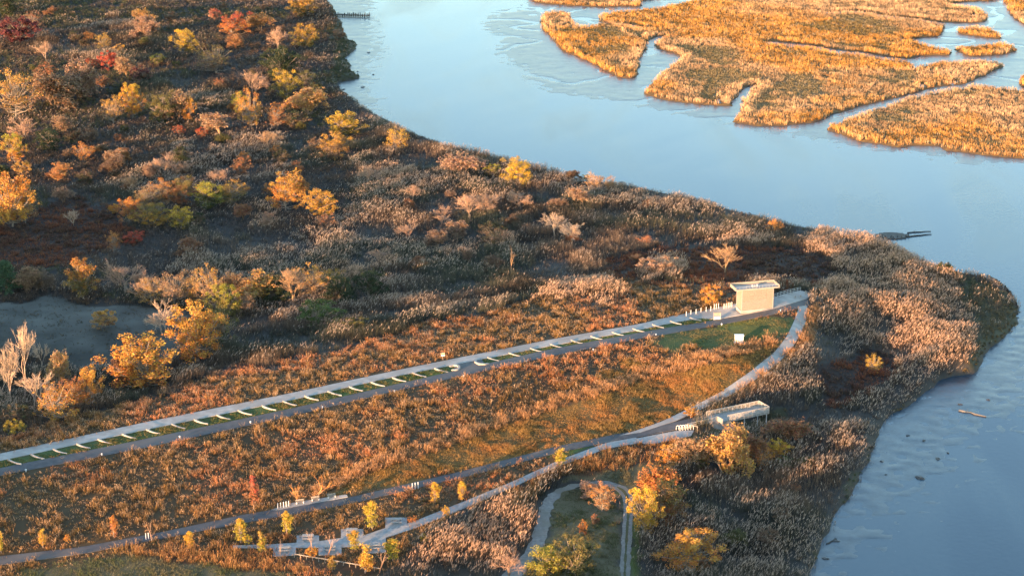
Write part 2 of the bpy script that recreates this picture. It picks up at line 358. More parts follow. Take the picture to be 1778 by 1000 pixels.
reg('litcrest', [(420,905),(540,852),(640,805),(760,765),(880,722),(1000,684),(1100,648),(1240,610),(1350,588),(1365,572),(1345,600),(1250,628),(1100,668),(1000,700),(880,738),(760,782),(640,824),(540,872),(440,912)])  # sunlit strip along the slope, painted in as paler, taller plants
reg('lawn', [(1112,592),(1200,580),(1260,566),(1345,548),(1388,540),(1384,562),(1360,582),(1290,600),(1225,612),(1160,612)])
reg('verge', [(-60,812),(0,800),(250,747),(500,696),(700,651),(950,602),(1122,571),(1215,553),(1251,555),(1122,576),(950,608),(700,665),(500,711),(250,763),(0,813),(-60,825)])
reg('verge', [(905,808),(965,786),(1010,775),(1075,765),(1020,778),(930,816)])
reg('meadow', [(-80,1010),(250,952),(420,912),(600,880),(800,834),(960,792),(1000,795),(880,845),(780,890),(760,925),(700,970),(640,1010),(560,1000),(450,962),(300,960),(100,975),(-80,1030)])
reg('field', [(-80,1045),(60,990),(200,972),(330,970),(450,978),(520,995),(640,1060),(-80,1080)])
reg('rust', [(215,955),(300,948),(420,955),(520,970),(640,995),(640,1010),(520,990),(400,975),(260,970)])
reg('rust', [(860,860),(960,810),(1060,770),(1130,775),(1240,768),(1180,810),(1100,808),(1010,825),(940,845),(900,880)])
reg('field', [(960,850),(1000,828),(1110,808),(1160,815),(1130,850),(1100,860),(1090,845),(1064,834),(1010,835)])
reg('field', [(905,985),(940,950),(962,880),(985,853),(1040,842),(1075,856),(1082,900),(1076,1040),(900,1040)])
reg('lawn', [(1096,850),(1112,870),(1110,1040),(1092,1040)])
for q_ in ([(1395,398),(1480,408),(1600,452),(1652,478),(1692,560),(1692,620),(1600,640),(1500,600),(1440,555),(1428,505),(1462,475),(1400,440)],
           [(1105,452),(1180,448),(1190,478),(1120,492)], [(925,522),(960,500),(1060,490),(1075,508),(980,528)], [(440,368),(490,366),(496,394),(446,398)], [(1180,432),(1260,412),(1345,412),(1340,424),(1240,434)],
           [(690,980),(740,935),(800,905),(880,870),(922,888),(930,915),(905,960),(860,1010),(700,1015)], [(640,300),(700,290),(720,310),(660,330)], [(480,500),(560,470),(660,440),(700,460),(580,500)], [(760,430),(860,400),(900,420),(800,450)], [(1040,330),(1110,325),(1130,345),(1060,350)], [(1010,520),(1085,500),(1090,515),(1030,530)]): reg('litplume', q_)  # sunlit reed patches: denser plumes, with the light put into warmer, brighter colour
reg('scrub', [(1650,470),(1712,484),(1744,500),(1766,521),(1778,545),(1778,565),(1758,580),(1733,598),(1708,624),(1690,650),(1654,656),(1690,600),(1680,540)])
reg('scrub', [(1430,960),(1530,760),(1550,716),(1660,655),(1700,640),(1700,660),(1560,740),(1530,790),(1480,880),(1410,1020)])
reg('scrub', [(575,10),(640,70),(620,110),(640,140),(590,160),(570,140),(590,100),(580,60)])
reg('scrub', [(1185,755),(1240,736),(1262,738),(1345,712),(1372,735),(1300,768),(1200,775)])
reg('litcrest', [(1384,590),(1404,545),(1416,530),(1428,540),(1412,590),(1380,625),(1320,668),(1240,712),(1215,712),(1310,658),(1350,632)])  # bright lit edge beside the loop path, painted in likewise

def region(x, y, z):
    px, py, d = proj(np.stack([x, y, z], -1))
    s = F / d
    px2 = px + (fbm(x, y, 10, 3) - .5) * 9 * s * .9; py2 = py + (fbm(x, y, 10, 5) - .5) * 5 * s * .9
    r = np.full(x.shape, 'reed', dtype='<U8')
    for code, poly in REG:
        sharp = code in ('verge', 'litcrest')
        r[inpoly(px if sharp else px2, py if sharp else py2, poly)] = code
    return r, px, py, d
SOIL = {'litplume': (.06,.048,.036), 'reed': (.05,.045,.04), 'thicket': (.045,.04,.036), 'dark': (.035,.024,.02), 'lot': (.10,.098,.085), 'meadow': (.075,.05,.026), 'fine': (.13,.085,.03),
        'litcrest': (.13,.08,.04), 'lawn': (.085,.10,.03), 'verge': (.06,.085,.025), 'field': (.11,.09,.05), 'rust': (.08,.045,.025), 'scrub': (.06,.055,.03)}

# ------------------------------------------------------------------ ground sheet
gx = np.concatenate([[-3000, -1800, -1000, -600, -420, -320, -270], np.arange(-232, 232.1, 1.15), [270, 320, 420, 600, 1000, 1800, 3000]])
gy = np.concatenate([[-600, -200, 0, 100, 160], np.arange(190, 296, 6), np.arange(297, 640, 1.15), np.arange(640, 872, 1.5), np.arange(880, 1000, 20), [1100, 1300, 1700, 2400, 4000]])
X, Y = np.meshgrid(gx, gy, indexing='ij')
Z, SD, MD = land_z(X, Y)
rg, PX, PY, DD = region(X, Y, Z)
gc = np.zeros(X.shape + (3,))
for k, c in SOIL.items(): gc[rg == k] = c
gn = fbm(X, Y, 6, 11)[..., None]
gc *= .6 + .8 * gn
lot = rg == 'lot'
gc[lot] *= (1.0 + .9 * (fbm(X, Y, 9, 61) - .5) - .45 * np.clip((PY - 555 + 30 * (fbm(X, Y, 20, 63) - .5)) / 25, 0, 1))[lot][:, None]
gc[(SD < .6)] = (.055, .05, .045)
mm = (MD > -3) & (MD > SD); gc[mm] = np.array((.075, .055, .04)) * 1
gc[mm & (MD > .4)] = (.16, .10, .04)
ii = np.arange(X.size).reshape(X.shape)
Q = np.stack([ii[:-1, :-1], ii[1:, :-1], ii[1:, 1:], ii[:-1, 1:]], -1).reshape(-1, 4)
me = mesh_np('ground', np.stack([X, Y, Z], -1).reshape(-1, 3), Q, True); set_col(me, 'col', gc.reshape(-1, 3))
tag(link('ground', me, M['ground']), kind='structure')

# ------------------------------------------------------------------ river and mud flats
def water_mat():
    m, nt, p, out = mat('river_water', None, .08)
    tc = node(nt, 'ShaderNodeTexCoord'); mp = node(nt, 'ShaderNodeMapping'); mp.inputs['Rotation'].default_value = (0, 0, R(-52)); mp.inputs['Scale'].default_value = (1, .25, 1)
    nt.links.new(tc.outputs['Object'], mp.inputs[0])
    nz = node(nt, 'ShaderNodeTexNoise'); nz.inputs['Scale'].default_value = .035; nz.inputs['Detail'].default_value = 5; nz.inputs['Distortion'].default_value = .8
    nt.links.new(mp.outputs[0], nz.inputs['Vector'])
    cr = node(nt, 'ShaderNodeValToRGB'); cr.color_ramp.elements[0].position = .4; cr.color_ramp.elements[1].position = .62
    cr.color_ramp.elements[0].color = (.035, .06, .085, 1); cr.color_ramp.elements[1].color = (.05, .08, .105, 1)
    nt.links.new(nz.outputs['Fac'], cr.inputs[0]); nt.links.new(cr.outputs[0], p.inputs['Base Color'])
    mr = node(nt, 'ShaderNodeMapRange'); mr.inputs['From Min'].default_value = .35; mr.inputs['From Max'].default_value = .65; mr.inputs['To Min'].default_value = .05; mr.inputs['To Max'].default_value = .22
    nt.links.new(nz.outputs['Fac'], mr.inputs[0]); nt.links.new(mr.outputs[0], p.inputs['Roughness'])
    n2 = node(nt, 'ShaderNodeTexNoise'); n2.inputs['Scale'].default_value = .9; n2.inputs['Detail'].default_value = 4
    nt.links.new(tc.outputs['Object'], n2.inputs['Vector'])
    b = node(nt, 'ShaderNodeBump'); b.inputs['Strength'].default_value = .4; b.inputs['Distance'].default_value = .04
    nt.links.new(n2.outputs['Fac'], b.inputs['Height']); nt.links.new(b.outputs[0], p.inputs['Normal']); p.inputs['IOR'].default_value = 1.33
    return m
M['water'] = water_mat()
wv = np.array([(-4000, -800, 0), (6000, -800, 0), (6000, 6000, 0), (-4000, 6000, 0)], float)
tag(link('river_water', mesh_np('river_water', wv, [[0, 1, 2, 3]]), M['water']), kind='structure')
def mud_mat():
    m, nt, p, out = mat('wet_mud', None, .3); p.inputs['Specular IOR Level'].default_value = .5
    tc = node(nt, 'ShaderNodeTexCoord')
    nz = node(nt, 'ShaderNodeTexNoise'); nz.inputs['Scale'].default_value = .55; nz.inputs['Detail'].default_value = 7; nz.inputs['Roughness'].default_value = .7
    nt.links.new(tc.outputs['Object'], nz.inputs['Vector'])
    cr = node(nt, 'ShaderNodeValToRGB'); cr.color_ramp.elements[0].position = .33; cr.color_ramp.elements[1].position = .6
    cr.color_ramp.elements[0].color = (.035, .042, .047, 1); cr.color_ramp.elements[1].color = (.08, .095, .10, 1)
    nt.links.new(nz.outputs['Fac'], cr.inputs[0]); nt.links.new(cr.outputs[0], p.inputs['Base Color'])
    b = node(nt, 'ShaderNodeBump'); b.inputs['Strength'].default_value = .35; b.inputs['Distance'].default_value = .08
    nt.links.new(nz.outputs['Fac'], b.inputs['Height']); nt.links.new(b.outputs[0], p.inputs['Normal'])
    return m
M['mud'] = mud_mat(); M['mud_bank'] = mud_mat(); pb = [n_ for n_ in M['mud_bank'].node_tree.nodes if n_.type == 'BSDF_PRINCIPLED'][0]; pb.inputs['Roughness'].default_value = .3; pb.inputs['Specular IOR Level'].default_value = .42; rb = [n_ for n_ in M['mud_bank'].node_tree.nodes if n_.type == 'VALTORGB'][0].color_ramp; rb.elements[0].color = (.012, .024, .038, 1); rb.elements[1].color = (.035, .058, .08, 1)
mud_px = [
 [(1700,590),(1790,560),(1900,560),(1830,640),(1778,680),(1696,752),(1624,804),(1559,856),(1502,902),(1450,985),(1420,1040),(1340,1040),(1404,960),(1450,850),(1500,740),(1600,660)],
 [(560,-10),(640,-14),(644,60),(648,85),(640,112),(648,135),(628,158),(656,200),(600,200),(560,140)],
 [(890,-30),(905,12),(856,22),(858,60),(872,85),(898,112),(928,139),(976,161),(1030,172),(1100,180),(1157,193),(1214,206),(1272,217),(1329,229),(1397,240),(1481,255),(1596,266),(1672,281),(1778,286),(2000,300),(2000,-60)],
]
for k, poly in enumerate(mud_px):
    P = gpoly(poly); x0, y0 = P.min(0); x1, y1 = P.max(0); st = 1.0 if k < 2 else 1.3
    xs, ys = np.meshgrid(np.arange(x0 - 8, x1 + 8, st), np.arange(y0 - 8, y1 + 8, st), indexing='ij')
    d = sdist(xs, ys, P) + (fbm(xs, ys, 22, 51 + k) - .5) * (10 if k == 0 else 7)
    zz = np.clip(d * (.007 if k == 0 else .011), -.2, .05 if k == 0 else .07) + (fbm(xs, ys, 2.0, 57, 3) - .5) * (.24 if k == 0 else .2) + (fbm(xs, ys, 14, 58, 2) - .5) * .05
    if k == 2:   # creeks stay open between the marsh islands
        cr_ = np.abs(fbm(xs, ys, 26, 91, 3) - .5); zz -= np.clip(.03 - cr_, 0, .03) * 9
    id_ = np.arange(xs.size).reshape(xs.shape)
    Q = np.stack([id_[:-1, :-1], id_[1:, :-1], id_[1:, 1:], id_[:-1, 1:]], -1).reshape(-1, 4)
    keep = (zz.ravel()[Q] > -.05).any(1); used = np.unique(Q[keep]); mp = np.full(xs.size, -1); mp[used] = np.arange(len(used))
    V = np.stack([xs, ys, zz], -1).reshape(-1, 3)[used]
    tag(link('mud_flat', mesh_np('mud_flat', V, mp[Q[keep]], True), M['mud_bank' if k == 0 else 'mud']), kind='structure')

# ------------------------------------------------------------------ roads and paths
ribbon('concrete_path', conc_top, conc_bot, M['concrete'], .10, 200)
ribbon('asphalt_road', asph_top, asph_bot, M['asphalt'], .10, 200)
ribbon('loop_path', loop_l, loop_r, M['concrete'], .13, 110)
ribbon('lower_road', low_top, low_bot, M['asphalt'], .10, 200)
ribbon('garden_path', lp_top, lp_bot, M['paver'], .10, 150)
ribbon('gravel_track', grav_o, grav_i, M['gravel'], .07, 140, 4, .9)
patch('tower_pavement', plaza, M['concrete'], .125)
patch('overlook_pavement', landing, M['paver'], .125)
patch('roadside_pavement', strip_l, M['concrete'], .12)
patch('road_crossing', cross_p, M['asphalt'], .085)
for q in pads: patch('picnic_pavement', q, M['paver'], .12)
# two dirt wheel tracks' grassy middle on the gravel loop
def midline(a, b, f0, f1, k0, k1):
    A, B = densify(a, 140), densify(b, 140)
    return [tuple(p) for p in (A * (1 - f0) + B * f0)[k0:k1]], [tuple(p) for p in (A * (1 - f1) + B * f1)[k0:k1]]
a_, b_ = midline(grav_o, grav_i, .38, .62, 86, 140)
M['turf'] = noise_mat('track_turf', (.05, .06, .02), (.11, .09, .04), 2.5, .95)
ribbon('track_turf_path', a_, b_, M['turf'], .10, 80, 2, .5)

# ------------------------------------------------------------------ scatter
def scatter(n, margin=(-140, -45, 1918, 1100)):
    x0, y0, x1, y1 = margin
    near, far = at_z(889, y1, 0)[1], at_z(889, y0, 0)[1]
    y = np.sqrt(RNG.random(n) * (far ** 2 - near ** 2) + near ** 2)
    w = y * 1.04 / F
    x = (x0 - 889 + RNG.random(n) * (x1 - x0)) * w
    return x, y
V_ALL = {}
def put(key, V, C):
    V_ALL.setdefault(key, [[], []]); V_ALL[key][0].append(V.astype(np.float32)); V_ALL[key][1].append(C.astype(np.float32))
def blades(key, B, D, W, taper, C0, C1):
    """quads from base points B along D, width W"""
    n = len(B); a = RNG.random(n) * 6.2832
    S = np.stack([np.cos(a), np.sin(a), np.zeros(n)], -1) * (W / 2)[:, None]
    V = np.stack([B - S, B + S, B + D + S * taper, B + D - S * taper], 1)
    C = np.stack([C0, C0, C1, C1], 1)
    put(key, V.reshape(-1, 3), C.reshape(-1, 3))
def cards(key, P, size, C, up=.0):
    n = len(P); N = RNG.normal(size=(n, 3)); N[:, 2] += up; N /= np.linalg.norm(N, axis=1)[:, None]
    A = np.cross(N, RNG.normal(size=(n, 3))); A /= np.linalg.norm(A, axis=1)[:, None] + 1e-9; Bv = np.cross(N, A)
    A = A * size[:, None]; Bv = Bv * (size * .6)[:, None]
    V = np.stack([P - A, P - Bv, P + A, P + Bv], 1); put(key, V.reshape(-1, 3), np.repeat(C, 4, 0))
def tufts(key, P, Ht, nb, spread, lean, W, c0, c1, taper=.25, jit=.25):
    """P (n,3); per-point height, colours; nb blades each"""
    n = len(P); i = np.repeat(np.arange(n), nb); m = len(i)
    off = RNG.normal(size=(m, 2)) * spread
    B = P[i].copy(); B[:, :2] += off; B[:, 2] -= .05
    L = Ht[i] * (1 - jit + 2 * jit * RNG.random(m))
    D = np.stack([RNG.normal(size=m) * lean, RNG.normal(size=m) * lean, np.ones(m)], -1); D /= np.linalg.norm(D, axis=1)[:, None]; D *= L[:, None]
    v = (.7 + .6 * RNG.random(m))[:, None]
    blades(key, B, D, W[i] * (.7 + .6 * RNG.random(m)), taper, c0[i] * v, c1[i] * v)
    return B + D, i
def lerp(a, b, t): return np.array(a) * (1 - t)[:, None] + np.array(b) * t[:, None]
def sst(v, a, b): t = np.clip((v - a) / (b - a), 0, 1); return t * t * (3 - 2 * t)

x, y = scatter(500000)
z, sd, md = land_z(x, y)
rr, px, py, d = region(x, y, z)
onroad = np.zeros(len(x), bool)
for k, poly in enumerate(ROADS):
    P = at(*np.array(poly, float).T)[:, :2]
    bb = (x > P[:, 0].min() - 2) & (x < P[:, 0].max() + 2) & (y > P[:, 1].min() - 2) & (y < P[:, 1].max() + 2)
    q = np.where(bb)[0]
    if len(q): onroad[q[sdist(x[q], y[q], P) > -.42]] = True
tuf = sdist(x, y, at(*np.array(band(a_, b_), float).T)[:, :2]) > .1
KEEP = ~onroad & (sd > .2)
def pick(code, dens):
    """points of a region thinned to a density (fraction), thinner further away"""
    q = KEEP & (rr == code) & (RNG.random(len(x)) < dens * np.clip(430 / d, .55, 1.15))
    return np.stack([x[q], y[q], z[q]], -1), np.sqrt(d[q] / 430)
BARE = []      # filled before use: places kept clear of plants (x, y, radius)
def clear(P, k):
    ok = np.ones(len(P), bool)
    for bx, by, br in BARE: ok &= (P[:, 0] - bx) ** 2 + (P[:, 1] - by) ** 2 > br * br
    return P[ok], k[ok]
